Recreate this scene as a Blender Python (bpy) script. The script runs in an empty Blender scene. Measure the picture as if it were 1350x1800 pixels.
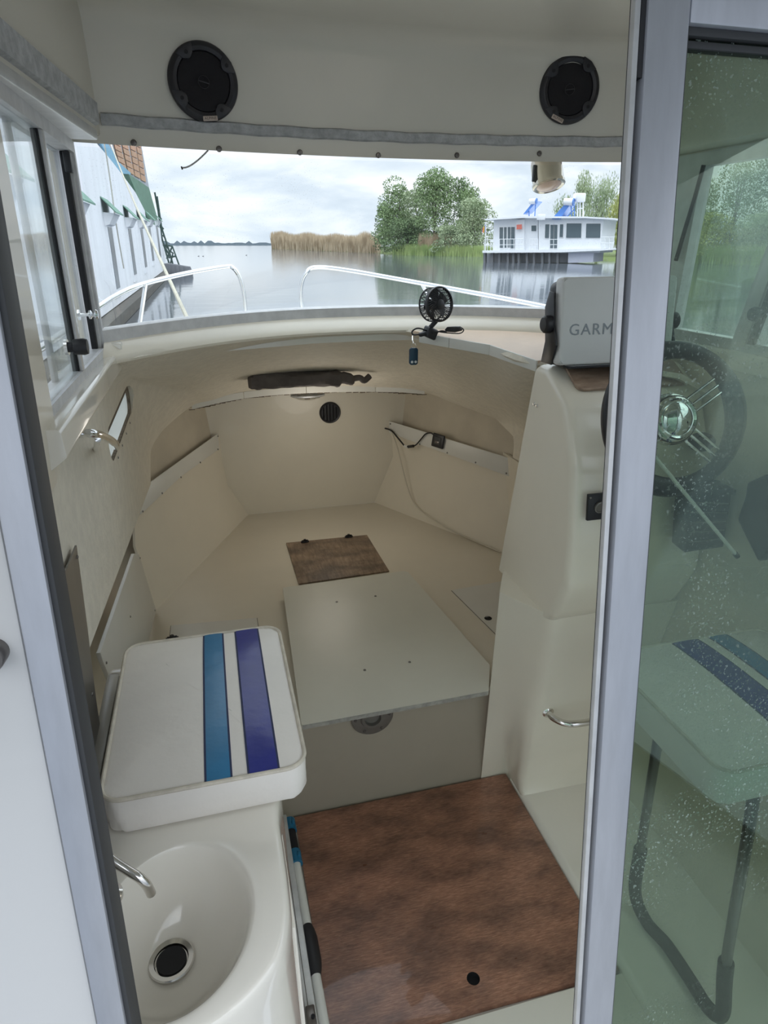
import bpy, bmesh, math, random
from mathutils import Vector, Matrix
V = Vector
PI = math.pi
random.seed(7)
# ---------------------------------------------------------------- camera
IMG_W, IMG_H, FPX = 1350, 1800, 1150.0
CAM = V((0, 0, 1.95))
pitch = math.atan(470 / FPX); yaw = math.radians(14.7)
CF = V((math.sin(yaw) * math.cos(pitch), math.cos(yaw) * math.cos(pitch), -math.sin(pitch)))
CR = V((math.cos(yaw), -math.sin(yaw), 0))
CU = CR.cross(CF)
cam_data = bpy.data.cameras.new('camera')
cam_data.sensor_fit = 'VERTICAL'; cam_data.sensor_height = 36.0
cam_data.lens = FPX / IMG_H * 36.0
cam_data.clip_start = 0.02; cam_data.clip_end = 6000
camera = bpy.data.objects.new('camera', cam_data)
bpy.context.scene.collection.objects.link(camera)
m3 = Matrix((CR, CU, -CF)).transposed()
camera.matrix_world = Matrix.Translation(CAM) @ m3.to_4x4()
scene = bpy.context.scene
scene.camera = camera
COL = scene.collection
# ---------------------------------------------------------------- view and sky
scene.view_settings.view_transform = 'Standard'
scene.view_settings.look = 'None'
scene.view_settings.gamma = 1
scene.view_settings.use_curve_mapping = False
scene.view_settings.exposure = 0.18
SKY_STRENGTH = 1.15
world = bpy.data.worlds.new('overcast_sky'); scene.world = world
world.use_nodes = True
nt = world.node_tree; nt.nodes.clear()
def N(tree, kind, **kw):
    n = tree.nodes.new(kind)
    for k, v in kw.items():
        if k.startswith('i_'): n.inputs[int(k[2:])].default_value = v
        else: setattr(n, k, v)
    return n
def ramp(tree, stops):
    r = tree.nodes.new('ShaderNodeValToRGB')
    els = r.color_ramp.elements
    while len(els) < len(stops): els.new(0.5)
    for e, (p, c) in zip(els, stops):
        e.position = p; e.color = (c[0], c[1], c[2], 1)
    return r
tc = N(nt, 'ShaderNodeTexCoord')
mp = N(nt, 'ShaderNodeMapping'); mp.inputs['Scale'].default_value = (1, 1, 3.2)
nt.links.new(tc.outputs['Generated'], mp.inputs[0])
n1 = N(nt, 'ShaderNodeTexNoise'); n1.inputs['Scale'].default_value = 4.5; n1.inputs['Detail'].default_value = 7; n1.inputs['Roughness'].default_value = 0.55
n1.inputs['Distortion'].default_value = 0.3
nt.links.new(mp.outputs[0], n1.inputs['Vector'])
cr = ramp(nt, [(0.34, (0.51, 0.59, 0.70)), (0.47, (0.64, 0.715, 0.81)), (0.60, (0.86, 0.895, 0.94))])
nt.links.new(n1.outputs['Fac'], cr.inputs[0])
sx = N(nt, 'ShaderNodeSeparateXYZ'); nt.links.new(tc.outputs['Generated'], sx.inputs[0])
# overcast sky: brighter towards the zenith than at the horizon
grad = N(nt, 'ShaderNodeMapRange'); grad.inputs[1].default_value = 0.10; grad.inputs[2].default_value = 1.0
grad.inputs[3].default_value = 1.0; grad.inputs[4].default_value = 3.0
nt.links.new(sx.outputs['Z'], grad.inputs[0])
mul = N(nt, 'ShaderNodeMath', operation='MULTIPLY'); mul.inputs[1].default_value = SKY_STRENGTH
nt.links.new(grad.outputs[0], mul.inputs[0])
bg = N(nt, 'ShaderNodeBackground'); nt.links.new(cr.outputs[0], bg.inputs[0]); nt.links.new(mul.outputs[0], bg.inputs[1])
wo = N(nt, 'ShaderNodeOutputWorld'); nt.links.new(bg.outputs[0], wo.inputs[0])
# weak sun behind the cloud, from behind the boat
sun = bpy.data.lights.new('veiled_sun', 'SUN'); sun.energy = 0.25; sun.angle = math.radians(50); sun.color = (1, 0.97, 0.92)
sun_o = bpy.data.objects.new('veiled_sun', sun); COL.objects.link(sun_o)
sun_o.rotation_euler = V((-0.05, -0.75, 0.8)).to_track_quat('Z', 'Y').to_euler()

# added fill lights: unseen wheelhouse ceiling dome, and one near the unlit forward lamp
def lamp(name, loc, watts, r, col=(1, 0.93, 0.83)):
    l = bpy.data.lights.new(name, 'POINT'); l.energy = watts; l.shadow_soft_size = r; l.color = col
    o = bpy.data.objects.new(name, l); COL.objects.link(o); o.location = loc
lamp('added_dome_fill', (0.60, 1.25, 2.34), 0.7, 0.14)
lamp('cabin_fill_light', (0.53, 3.25, 1.06), 2.0, 0.16)

# ---------------------------------------------------------------- pixel to point on a real plane
def at(u, v, x=None, y=None, z=None, q=None, n=None):
    d = CF * FPX + CR * (u - 675) - CU * (v - 900)
    if x is not None: t = (x - CAM.x) / d.x
    elif y is not None: t = (y - CAM.y) / d.y
    elif z is not None: t = (z - CAM.z) / d.z
    else: t = (V(q) - CAM).dot(n) / d.dot(n)
    return CAM + d * t

# ---------------------------------------------------------------- materials
MATS = {}
def mat(name, col, rough=0.5, metal=0.0, coat=0.0, noise=0.0, nscale=8.0, bump=0.0, bscale=60.0, spec=0.5, stretch=None, col2=None, lo=0.35, hi=0.65):
    if name in MATS: return MATS[name]
    m = bpy.data.materials.new(name); m.use_nodes = True
    t = m.node_tree; b = t.nodes['Principled BSDF']
    b.inputs['Roughness'].default_value = rough; b.inputs['Metallic'].default_value = metal
    b.inputs['Coat Weight'].default_value = coat; b.inputs['Specular IOR Level'].default_value = spec
    b.inputs['Base Color'].default_value = (*col, 1)
    co = N(t, 'ShaderNodeTexCoord'); mpn = N(t, 'ShaderNodeMapping')
    t.links.new(co.outputs['Object'], mpn.inputs[0])
    if stretch: mpn.inputs['Scale'].default_value = stretch
    if noise > 0 or col2:
        nn = N(t, 'ShaderNodeTexNoise'); nn.inputs['Scale'].default_value = nscale; nn.inputs['Detail'].default_value = 6
        nn.inputs['Roughness'].default_value = 0.6
        t.links.new(mpn.outputs[0], nn.inputs['Vector'])
        c2 = col2 if col2 else tuple(c * (1 - noise) for c in col)
        rr = ramp(t, [(lo, c2), (hi, col)])
        t.links.new(nn.outputs['Fac'], rr.inputs[0]); t.links.new(rr.outputs[0], b.inputs['Base Color'])
    if bump > 0:
        bn = N(t, 'ShaderNodeTexNoise'); bn.inputs['Scale'].default_value = bscale; bn.inputs['Detail'].default_value = 3
        t.links.new(mpn.outputs[0], bn.inputs['Vector'])
        bb = N(t, 'ShaderNodeBump'); bb.inputs['Strength'].default_value = bump; bb.inputs['Distance'].default_value = 0.004
        t.links.new(bn.outputs['Fac'], bb.inputs['Height']); t.links.new(bb.outputs[0], b.inputs['Normal'])
    MATS[name] = m
    return m
GEL = mat('cream_gelcoat', (0.80, 0.74, 0.62), 0.35, coat=0.25, noise=0.05, nscale=3)
GELW = mat('glossy_white_gelcoat', (0.86, 0.82, 0.735), 0.16, coat=0.6, noise=0.03, nscale=4)
GELC = mat('console_gelcoat', (0.85, 0.795, 0.675), 0.22, coat=0.4, noise=0.03, nscale=4)
ROOF = mat('roof_gelcoat', (0.72, 0.69, 0.61), 0.35, coat=0.2, noise=0.06, nscale=2)
TEX = mat('textured_liner', (0.79, 0.735, 0.625), 0.75, noise=0.10, nscale=30, bump=0.55, bscale=90)
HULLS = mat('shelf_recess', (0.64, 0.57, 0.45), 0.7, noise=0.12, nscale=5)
PANELW = mat('white_laminate', (0.72, 0.71, 0.66), 0.35, noise=0.04, nscale=6)
TABLE = mat('grey_laminate', (0.73, 0.715, 0.63), 0.32, noise=0.05, nscale=3, bump=0.05, bscale=300)
EDGE = mat('raw_table_edge', (0.42, 0.40, 0.36), 0.6, noise=0.3, nscale=50)
ALU = mat('brushed_aluminium', (0.52, 0.535, 0.58), 0.42, metal=0.5, noise=0.09, nscale=10, stretch=(6, 6, 0.6))
ALUD = mat('weathered_aluminium', (0.70, 0.70, 0.71), 0.5, metal=0.1, noise=0.15, nscale=25)
ALUL = mat('pale_aluminium', (0.70, 0.70, 0.70), 0.4, metal=0.4, noise=0.15, nscale=20)
TRIMG = mat('grey_carpet_trim', (0.53, 0.54, 0.55), 0.95, noise=0.3, nscale=45, bump=0.8, bscale=160)
STEEL = mat('stainless_steel', (0.72, 0.70, 0.67), 0.14, metal=1.0)
SATIN = mat('satin_steel_panel', (0.27, 0.255, 0.235), 0.35, metal=0.6, noise=0.3, nscale=4)
CHROME = mat('chrome', (0.85, 0.86, 0.87), 0.06, metal=1.0)
BRASS = mat('bronze_chrome', (0.50, 0.46, 0.38), 0.12, metal=1.0)
BLK = mat('black_plastic', (0.016, 0.016, 0.019), 0.42)
BLKM = mat('matt_black', (0.010, 0.010, 0.012), 0.7)
SPKR = mat('speaker_black', (0.026, 0.025, 0.032), 0.42, noise=0.2, nscale=30)
SPKG = mat('speaker_mesh', (0.009, 0.008, 0.011), 0.8, bump=0.3, bscale=700)
RUB = mat('rubber_seal', (0.05, 0.052, 0.055), 0.6)
SEAM = mat('dark_seam', (0.10, 0.09, 0.075), 0.8)
VINYL = mat('white_vinyl', (0.87, 0.825, 0.765), 0.42, noise=0.05, nscale=7, bump=0.25, bscale=35)
PIPING = mat('cream_piping', (0.72, 0.66, 0.55), 0.5, noise=0.2, nscale=40)
LBLUE = mat('light_blue_vinyl', (0.03, 0.20, 0.40), 0.32, noise=0.12, nscale=12, bump=0.3, bscale=30)
DBLUE = mat('dark_blue_vinyl', (0.025, 0.035, 0.26), 0.30, noise=0.15, nscale=12, bump=0.3, bscale=25)
STITCH = mat('stripe_stitching', (0.03, 0.04, 0.10), 0.7)
TEAL = mat('blue_plastic', (0.012, 0.14, 0.26), 0.3)
WIREB = mat('black_cable', (0.012, 0.012, 0.013), 0.5)
WIREW = mat('cream_cable', (0.62, 0.57, 0.47), 0.5)
TUBEW = mat('white_pole', (0.74, 0.73, 0.68), 0.35)
FABR = mat('taupe_fabric', (0.155, 0.135, 0.13), 0.95, noise=0.3, nscale=14, bump=0.6, bscale=30)
GAR = mat('plotter_cover', (0.70, 0.71, 0.71), 0.42, noise=0.05, nscale=5)
GARL = mat('plotter_lettering', (0.27, 0.30, 0.33), 0.5)
LENS = mat('lamp_lens', (0.72, 0.50, 0.38), 0.25, coat=0.5)
BADGE = mat('speaker_badge', (0.52, 0.43, 0.37), 0.4)
BADGET = mat('badge_lettering', (0.10, 0.07, 0.06), 0.5)
DASH = mat('dash_veneer', (0.78, 0.60, 0.45), 0.4, noise=0.1, nscale=8)
DIRT = mat('raw_cut_edge', (0.24, 0.19, 0.14), 0.95, noise=0.5, nscale=80, bump=0.9, bscale=120)
SOFT = glass_mat_late = None
FOAM = mat('black_foam_sleeve', (0.035, 0.030, 0.028), 0.9)
LEGM = mat('dark_tube', (0.17, 0.155, 0.145), 0.3, metal=0.7)
TRAY = mat('tray_gelcoat', (0.56, 0.54, 0.49), 0.3)

def wood(name, c1, c2, c3, rough, scale, stretch, blot=2.5, coat=0.0):
    m = bpy.data.materials.new(name); m.use_nodes = True
    t = m.node_tree; b = t.nodes['Principled BSDF']
    co = N(t, 'ShaderNodeTexCoord'); mpn = N(t, 'ShaderNodeMapping'); mpn.inputs['Scale'].default_value = stretch
    t.links.new(co.outputs['Object'], mpn.inputs[0])
    g = N(t, 'ShaderNodeTexNoise'); g.inputs['Scale'].default_value = scale; g.inputs['Detail'].default_value = 8; g.inputs['Roughness'].default_value = 0.7
    g.inputs['Distortion'].default_value = 0.4
    t.links.new(mpn.outputs[0], g.inputs['Vector'])
    r1 = ramp(t, [(0.36, c1), (0.52, c2), (0.66, c3)]); t.links.new(g.outputs['Fac'], r1.inputs[0])
    mp2 = N(t, 'ShaderNodeMapping'); mp2.inputs['Scale'].default_value = (1, 2.2, 1)
    t.links.new(co.outputs['Object'], mp2.inputs[0])
    g2 = N(t, 'ShaderNodeTexNoise'); g2.inputs['Scale'].default_value = blot; g2.inputs['Detail'].default_value = 4
    t.links.new(mp2.outputs[0], g2.inputs['Vector'])
    r2 = ramp(t, [(0.38, (0.62, 0.60, 0.60)), (0.62, (1.25, 1.2, 1.15))]); t.links.new(g2.outputs['Fac'], r2.inputs[0])
    mx = N(t, 'ShaderNodeMix', data_type='RGBA', blend_type='MULTIPLY'); mx.inputs[0].default_value = 1
    t.links.new(r1.outputs[0], mx.inputs[6]); t.links.new(r2.outputs[0], mx.inputs[7])
    t.links.new(mx.outputs[2], b.inputs['Base Color'])
    rr = N(t, 'ShaderNodeMapRange'); rr.inputs[3].default_value = rough - 0.08; rr.inputs[4].default_value = rough + 0.14
    t.links.new(g2.outputs['Fac'], rr.inputs[0]); t.links.new(rr.outputs[0], b.inputs['Roughness'])
    b.inputs['Coat Weight'].default_value = coat
    bb = N(t, 'ShaderNodeBump'); bb.inputs['Strength'].default_value = 0.25; bb.inputs['Distance'].default_value = 0.002
    t.links.new(g.outputs['Fac'], bb.inputs['Height']); t.links.new(bb.outputs[0], b.inputs['Normal'])
    return m
RISER = mat('riser_shaded', (0.40, 0.35, 0.28), 0.4, noise=0.05, nscale=4)  # base colour darkened for the shade under the table overhang
PLY = wood('varnished_plywood', (0.20, 0.092, 0.058), (0.29, 0.145, 0.095), (0.40, 0.215, 0.145), 0.28, 26, (1.3, 9, 1), 5, 0.3)
OAK = wood('oak_laminate', (0.20, 0.145, 0.10), (0.27, 0.20, 0.145), (0.34, 0.26, 0.19), 0.5, 12, (5, 1, 1), 5)
OAK2 = wood('console_veneer', (0.24, 0.17, 0.125), (0.33, 0.24, 0.18), (0.40, 0.31, 0.23), 0.4, 12, (1, 5, 1), 5)

def glass_mat(name, tint, dirt=0.0, dscale=180, refl=1.0, thresh=0.68, haze=0.0, hcol=(0.8, 0.85, 0.83)):
    m = bpy.data.materials.new(name); m.use_nodes = True
    t = m.node_tree; t.nodes.clear()
    tr = N(t, 'ShaderNodeBsdfTransparent'); tr.inputs[0].default_value = (*tint, 1)
    gl = N(t, 'ShaderNodeBsdfGlossy'); gl.inputs['Roughness'].default_value = 0.0; gl.inputs[0].default_value = (1, 1, 1, 1)
    fr = N(t, 'ShaderNodeFresnel'); fr.inputs[0].default_value = 1.5
    fm = N(t, 'ShaderNodeMath', operation='MULTIPLY'); fm.inputs[1].default_value = refl
    t.links.new(fr.outputs[0], fm.inputs[0])
    ms = N(t, 'ShaderNodeMixShader'); t.links.new(fm.outputs[0], ms.inputs[0]); t.links.new(tr.outputs[0], ms.inputs[1]); t.links.new(gl.outputs[0], ms.inputs[2])
    last = ms
    if dirt > 0 or haze > 0:
        co = N(t, 'ShaderNodeTexCoord')
        df = N(t, 'ShaderNodeBsdfDiffuse'); df.inputs[0].default_value = (*hcol, 1)
        tl = N(t, 'ShaderNodeBsdfTranslucent'); tl.inputs[0].default_value = (*hcol, 1)
        dd = N(t, 'ShaderNodeMixShader'); t.links.new(df.outputs[0], dd.inputs[1]); t.links.new(tl.outputs[0], dd.inputs[2])
        a = N(t, 'ShaderNodeTexNoise'); a.inputs['Scale'].default_value = dscale; a.inputs['Detail'].default_value = 1
        b = N(t, 'ShaderNodeTexNoise'); b.inputs['Scale'].default_value = 3.5; b.inputs['Detail'].default_value = 3
        t.links.new(co.outputs['Object'], a.inputs['Vector']); t.links.new(co.outputs['Object'], b.inputs['Vector'])
        ra = ramp(t, [(thresh, (0, 0, 0)), (thresh + 0.035, (1, 1, 1))]); t.links.new(a.outputs['Fac'], ra.inputs[0])
        rb = ramp(t, [(0.42, (0, 0, 0)), (0.62, (1, 1, 1))]); t.links.new(b.outputs['Fac'], rb.inputs[0])
        mm = N(t, 'ShaderNodeMath', operation='MULTIPLY'); t.links.new(ra.outputs[0], mm.inputs[0]); t.links.new(rb.outputs[0], mm.inputs[1])
        m2 = N(t, 'ShaderNodeMath', operation='MULTIPLY_ADD'); m2.inputs[1].default_value = dirt; m2.inputs[2].default_value = haze
        t.links.new(mm.outputs[0], m2.inputs[0])
        mz = N(t, 'ShaderNodeMixShader'); t.links.new(m2.outputs[0], mz.inputs[0]); t.links.new(ms.outputs[0], mz.inputs[1]); t.links.new(dd.outputs[0], mz.inputs[2])
        last = mz
    o = N(t, 'ShaderNodeOutputMaterial'); t.links.new(last.outputs[0], o.inputs[0])
    return m
GL_CLEAR = glass_mat('clear_glass', (0.97, 0.985, 0.98), 0.25, 260, 0.15, 0.70, 0.012)
GL_SIDE = glass_mat('side_glass', (0.95, 0.97, 0.97), 0.2, 150, 0.4, 0.70, 0.05)
GL_DOOR = glass_mat('green_tinted_glass', (0.62, 0.71, 0.64), 0.55, 240, 0.30, 0.645, 0.0, (0.62, 0.74, 0.68))
def milky():
    m = bpy.data.materials.new('milky_acrylic'); m.use_nodes = True; t = m.node_tree; t.nodes.clear()
    a = N(t, 'ShaderNodeBsdfTranslucent'); a.inputs[0].default_value = (0.95, 0.97, 0.93, 1)
    b = N(t, 'ShaderNodeBsdfTransparent'); b.inputs[0].default_value = (0.95, 0.97, 0.93, 1)
    x = N(t, 'ShaderNodeMixShader'); x.inputs[0].default_value = 0.55
    t.links.new(a.outputs[0], x.inputs[2]); t.links.new(b.outputs[0], x.inputs[1])
    o = N(t, 'ShaderNodeOutputMaterial'); t.links.new(x.outputs[0], o.inputs[0]); return m
SOFT = milky()
GL_DARK = mat('dark_window_glass', (0.10, 0.13, 0.15), 0.12)

# ---------------------------------------------------------------- object helpers
def _tags(o, label=None, cat=None, group=None, kind=None):
    if label: o['label'] = label
    if cat: o['category'] = cat
    if group: o['group'] = group
    if kind: o['kind'] = kind
    return o
def thing(name, label, cat, loc, group=None, kind=None):
    o = bpy.data.objects.new(name, None); o.empty_display_size = 0.05
    COL.objects.link(o); o.location = loc
    o['_o'] = list(loc)
    return _tags(o, label, cat, group, kind)
def link_mesh(name, me, m, parent, origin, smooth):
    if parent is not None:
        origin = V(parent['_o'])
    elif origin is None:
        bb = [V(v.co) for v in me.vertices]
        lo = V((min(v.x for v in bb), min(v.y for v in bb), min(v.z for v in bb))); hi = V((max(v.x for v in bb), max(v.y for v in bb), max(v.z for v in bb)))
        origin = V(((lo.x + hi.x) / 2, (lo.y + hi.y) / 2, lo.z))
    else: origin = V(origin)
    me.transform(Matrix.Translation(-origin))
    o = bpy.data.objects.new(name, me); COL.objects.link(o)
    if m: me.materials.append(m)
    if smooth:
        me.shade_smooth()
        try: me.set_sharp_from_angle(angle=math.radians(40))
        except Exception: pass
    o['_o'] = list(origin)
    if parent is not None: o.parent = parent
    else: o.location = origin
    return o
def obj(name, bm, m, parent=None, origin=None, smooth=True, **tags):
    bmesh.ops.recalc_face_normals(bm, faces=bm.faces)
    me = bpy.data.meshes.new(name); bm.to_mesh(me); bm.free()
    o = link_mesh(name, me, m, parent, origin, smooth)
    return _tags(o, **tags)
def B(): return bmesh.new()
def add_box(bm, c, s, rot=None, bev=0.0, seg=2):
    """box with centre c and full sizes s"""
    r = bmesh.ops.create_cube(bm, size=1)
    vs = r['verts']
    M = Matrix.Translation(V(c)) @ (rot.to_4x4() if rot else Matrix.Identity(4)) @ Matrix.Diagonal((*s, 1))
    bmesh.ops.transform(bm, matrix=M, verts=vs)
    if bev > 0:
        es = list({e for v in vs for e in v.link_edges})
        bmesh.ops.bevel(bm, geom=es, offset=bev, segments=seg, profile=0.5, affect='EDGES')
    return bm
def box(c, s, rot=None, bev=0.0, seg=2): return add_box(B(), c, s, rot, bev, seg)
def boxmm(a, b, bev=0.0, seg=2):
    a, b = V(a), V(b)
    return box((a + b) / 2, [abs(x) for x in (b - a)], None, bev, seg)
def add_prism(bm, poly, off, bev=0.0, seg=2):
    """closed polygon extruded by vector off"""
    off = V(off); n = len(poly)
    a = [bm.verts.new(p) for p in poly]; b = [bm.verts.new(V(p) + off) for p in poly]
    bm.faces.new(a); bm.faces.new(b[::-1])
    for i in range(n): bm.faces.new((a[i], a[(i + 1) % n], b[(i + 1) % n], b[i]))
    if bev > 0:
        es = list({e for v in a + b for e in v.link_edges})
        bmesh.ops.recalc_face_normals(bm, faces=bm.faces)
        bmesh.ops.bevel(bm, geom=es, offset=bev, segments=seg, profile=0.5, affect='EDGES')
    return bm
def prism(poly, off, bev=0.0, seg=2): return add_prism(B(), poly, off, bev, seg)
def holed(outline, holes, off):
    """plate with holes: planar outline and hole loops (3D), thickened by off"""
    bm = B(); off = V(off); loops = []; edges = []
    for lp in [outline] + holes:
        vs = [bm.verts.new(p) for p in lp]; loops.append(vs)
        edges += [bm.edges.new((vs[i], vs[(i + 1) % len(vs)])) for i in range(len(vs))]
    bmesh.ops.triangle_fill(bm, use_beauty=True, use_dissolve=False, edges=edges)
    base = list(bm.faces)
    mp_ = {}
    for vs in loops:
        for v in vs: mp_[v] = bm.verts.new(v.co + off)
    for f in base:
        bm.faces.new([mp_[v] for v in f.verts][::-1])
    for vs in loops:
        for i in range(len(vs)):
            a, b = vs[i], vs[(i + 1) % len(vs)]
            bm.faces.new((a, b, mp_[b], mp_[a]))
    return bm
def catmull(pts, k=6, closed=False):
    pts = [V(p) for p in pts]; n = len(pts); out = []
    rng = n if closed else n - 1
    for i in range(rng):
        p1, p2 = pts[i], pts[(i + 1) % n]
        p0 = pts[i - 1] if (i > 0 or closed) else p1 * 2 - p2
        p3 = pts[(i + 2) % n] if (i + 2 < n or closed) else p2 * 2 - p1
        for j in range(k):
            t = j / k
            out.append(0.5 * ((2 * p1) + (p2 - p0) * t + (2 * p0 - 5 * p1 + 4 * p2 - p3) * t * t + (3 * p1 - p0 - 3 * p2 + p3) * t ** 3))
    if not closed: out.append(pts[-1])
    return out
def add_tube(bm, pts, r, seg=10, closed=False, radii=None):
    pts = [V(p) for p in pts]; n = len(pts); rings = []
    nrm = None
    for i, p in enumerate(pts):
        if closed: t = pts[(i + 1) % n] - pts[i - 1]
        elif i == 0: t = pts[1] - pts[0]
        elif i == n - 1: t = pts[-1] - pts[-2]
        else: t = (pts[i + 1] - p).normalized() + (p - pts[i - 1]).normalized()
        if t.length < 1e-9: t = V((0, 0, 1))
        t.normalize()
        if nrm is None:
            h = V((0, 0, 1)) if abs(t.z) < 0.9 else V((1, 0, 0))
            nrm = t.cross(h).normalized()
        else:
            nrm = (nrm - t * nrm.dot(t)).normalized()
        bn = t.cross(nrm)
        rr = radii[i] if radii else r
        rings.append([bm.verts.new(p + (nrm * math.cos(2 * PI * j / seg) + bn * math.sin(2 * PI * j / seg)) * rr) for j in range(seg)])
    for i in range(n if closed else n - 1):
        a, b = rings[i], rings[(i + 1) % n]
        for j in range(seg): bm.faces.new((a[j], a[(j + 1) % seg], b[(j + 1) % seg], b[j]))
    if not closed:
        bm.faces.new(rings[0][::-1]); bm.faces.new(rings[-1])
    return bm
def tube(pts, r, seg=10, closed=False, radii=None): return add_tube(B(), pts, r, seg, closed, radii)
def frame_from(axis):
    axis = V(axis).normalized()
    return axis.to_track_quat('Z', 'Y').to_matrix()
def add_lathe(bm, prof, c, rot=None, seg=32, sx=1, sy=1):
    """profile [(r, h)...] turned about local z at c"""
    rot = rot or Matrix.Identity(3); c = V(c); rings = []
    for r, h in prof:
        if r < 1e-6: rings.append([bm.verts.new(c + rot @ V((0, 0, h)))])
        else: rings.append([bm.verts.new(c + rot @ V((r * sx * math.cos(2 * PI * j / seg), r * sy * math.sin(2 * PI * j / seg), h))) for j in range(seg)])
    for a, b in zip(rings, rings[1:]):
        for j in range(seg):
            k = (j + 1) % seg
            if len(a) == 1 and len(b) == 1: continue
            if len(a) == 1: bm.faces.new((a[0], b[j], b[k]))
            elif len(b) == 1: bm.faces.new((a[j], a[k], b[0]))
            else: bm.faces.new((a[j], a[k], b[k], b[j]))
    return bm
def lathe(prof, c, rot=None, seg=32, sx=1, sy=1): return add_lathe(B(), prof, c, rot, seg, sx, sy)
def add_grid(bm, rows):
    vs = [[bm.verts.new(p) for p in r] for r in rows]
    for i in range(len(vs) - 1):
        for j in range(len(vs[0]) - 1):
            bm.faces.new((vs[i][j], vs[i][j + 1], vs[i + 1][j + 1], vs[i + 1][j]))
    return bm
def sheet(rows, off):
    """grid of points thickened by vector off (or callable)"""
    bm = B(); nr, nc = len(rows), len(rows[0])
    f = off if callable(off) else (lambda p: V(off))
    a = [[bm.verts.new(p) for p in r] for r in rows]
    b = [[bm.verts.new(V(p) + f(p)) for p in r] for r in rows]
    for g, s in ((a, 1), (b, -1)):
        for i in range(nr - 1):
            for j in range(nc - 1):
                q = (g[i][j], g[i][j + 1], g[i + 1][j + 1], g[i + 1][j])
                bm.faces.new(q if s > 0 else q[::-1])
    for i in range(nr - 1):
        bm.faces.new((a[i][0], a[i + 1][0], b[i + 1][0], b[i][0])); bm.faces.new((a[i][-1], a[i + 1][-1], b[i + 1][-1], b[i][-1]))
    for j in range(nc - 1):
        bm.faces.new((a[0][j], a[0][j + 1], b[0][j + 1], b[0][j])); bm.faces.new((a[-1][j], a[-1][j + 1], b[-1][j + 1], b[-1][j]))
    return bm
def circ(c, r, ax, ay, n=24, r2=None):
    c, ax, ay = V(c), V(ax), V(ay); r2 = r2 or r
    return [c + ax * (r * math.cos(2 * PI * i / n)) + ay * (r2 * math.sin(2 * PI * i / n)) for i in range(n)]
def rrect(w, h, r, n=6):
    out = []
    for cx, cy, a0 in ((w / 2 - r, h / 2 - r, 0), (-w / 2 + r, h / 2 - r, 90), (-w / 2 + r, -h / 2 + r, 180), (w / 2 - r, -h / 2 + r, 270)):
        for i in range(n + 1):
            a = math.radians(a0 + 90 * i / n); out.append((cx + r * math.cos(a), cy + r * math.sin(a)))
    return out
def text_mesh(name, s, size, depth, M, m, parent, bold=0.0, xs=1.0):
    cu = bpy.data.curves.new(name, 'FONT'); cu.body = s; cu.size = size; cu.extrude = depth; cu.offset = 0.0
    cu.space_character = 1.12
    cu.align_x = 'CENTER'; cu.align_y = 'CENTER'; cu.resolution_u = 3
    o = bpy.data.objects.new(name + '_tmp', cu); COL.objects.link(o)
    dg = bpy.context.evaluated_depsgraph_get(); me = bpy.data.meshes.new_from_object(o.evaluated_get(dg))
    bpy.data.objects.remove(o); bpy.data.curves.remove(cu)
    me.transform(M @ Matrix.Diagonal((xs, 1, 1, 1))); me.materials.clear(); me.name = name
    return link_mesh(name, me, m, parent, None, False)
def screw(c, axis, r=0.006, parent=None, m=STEEL):
    R = frame_from(axis)
    return obj('screw', lathe([(r, 0), (r, 0.2 * r), (r * 0.7, r * 0.55), (r * 0.25, r * 0.6), (r * 0.2, r * 0.35), (0, r * 0.35)], c, R, 10), m, parent)

XC = 0.55                                   # centreline of the boat
def base_y(x): return 2.37 - 0.50 * abs((x - XC) / 0.82) ** 2.3
def head_y(x): return 2.00 - 0.12 * abs((x - XC) / 0.83) ** 2
XL, XR = -0.30, 1.40
# ================================================================ STRUCTURE
S = dict(kind='structure')
obj('floor', boxmm((-0.42, 0.50, -0.08), (1.44, 1.90, -0.020)), GELW, **S)
obj('floor', boxmm((-0.42, 0.50, -0.02), (0.985, 1.035, -0.004), 0.004), GELW, **S)
led = [(0.985, 0.5), (1.44, 0.5), (1.44, 1.9), (0.985, 1.9)]
rows = []
for i in range(9):
    a = i / 8 * PI / 2
    rows.append([(0.983 + 0.03 * (1 - math.cos(a)), yy, -0.018 + 0.030 * math.sin(a)) for yy in (0.5, 1.0, 1.4, 1.8)])
rows.append([(1.44, yy, 0.016) for yy in (0.5, 1.0, 1.4, 1.8)])
obj('floor', sheet(rows, (0.004, 0, -0.02)), GELW, **S)
obj('cockpit_floor', boxmm((-1.0, -2.6, 0.16), (2.1, 0.44, 0.22), 0.01), mat('cockpit_deck_grey', (0.30, 0.30, 0.29), 0.7), **S)

# left wall with the window opening
def yz(x, pts): return [V((x, a, b)) for a, b in pts]
wl = holed(yz(-0.27, [(0.60, 1.60), (1.895, 1.60), (1.895, 2.30), (0.69, 2.30)]), [yz(-0.27, [(1.165, 1.685), (1.880, 1.685), (1.880, 2.172), (1.165, 2.172)])], (-0.05, 0, 0))
WALL_L = obj('wall_left', wl, GEL, smooth=False, **S)
def rsx(y): return -0.262 + (0.004 * (y - 0.69) / 0.51 if y < 1.2 else 0.004 + 0.058 * (y - 1.2) / 0.73)
obj('roof_side', prism([V((-0.34, 0.69, 2.190)), V((rsx(0.69), 0.69, 2.190)), V((rsx(1.2), 1.2, 2.190)), V((-0.200, 1.93, 2.190)), V((-0.34, 1.93, 2.190))], (0, 0, 0.33), 0.006), ROOF, WALL_L)
WALL_R = obj('wall_right', holed(yz(1.37, [(0.60, 0.0), (1.895, 0.0), (1.895, 2.30), (0.69, 2.30)]), [yz(1.37, [(0.80, 1.685), (1.880, 1.685), (1.880, 2.172), (0.80, 2.172)])], (0.05, 0, 0)), GEL, smooth=False, **S)
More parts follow.
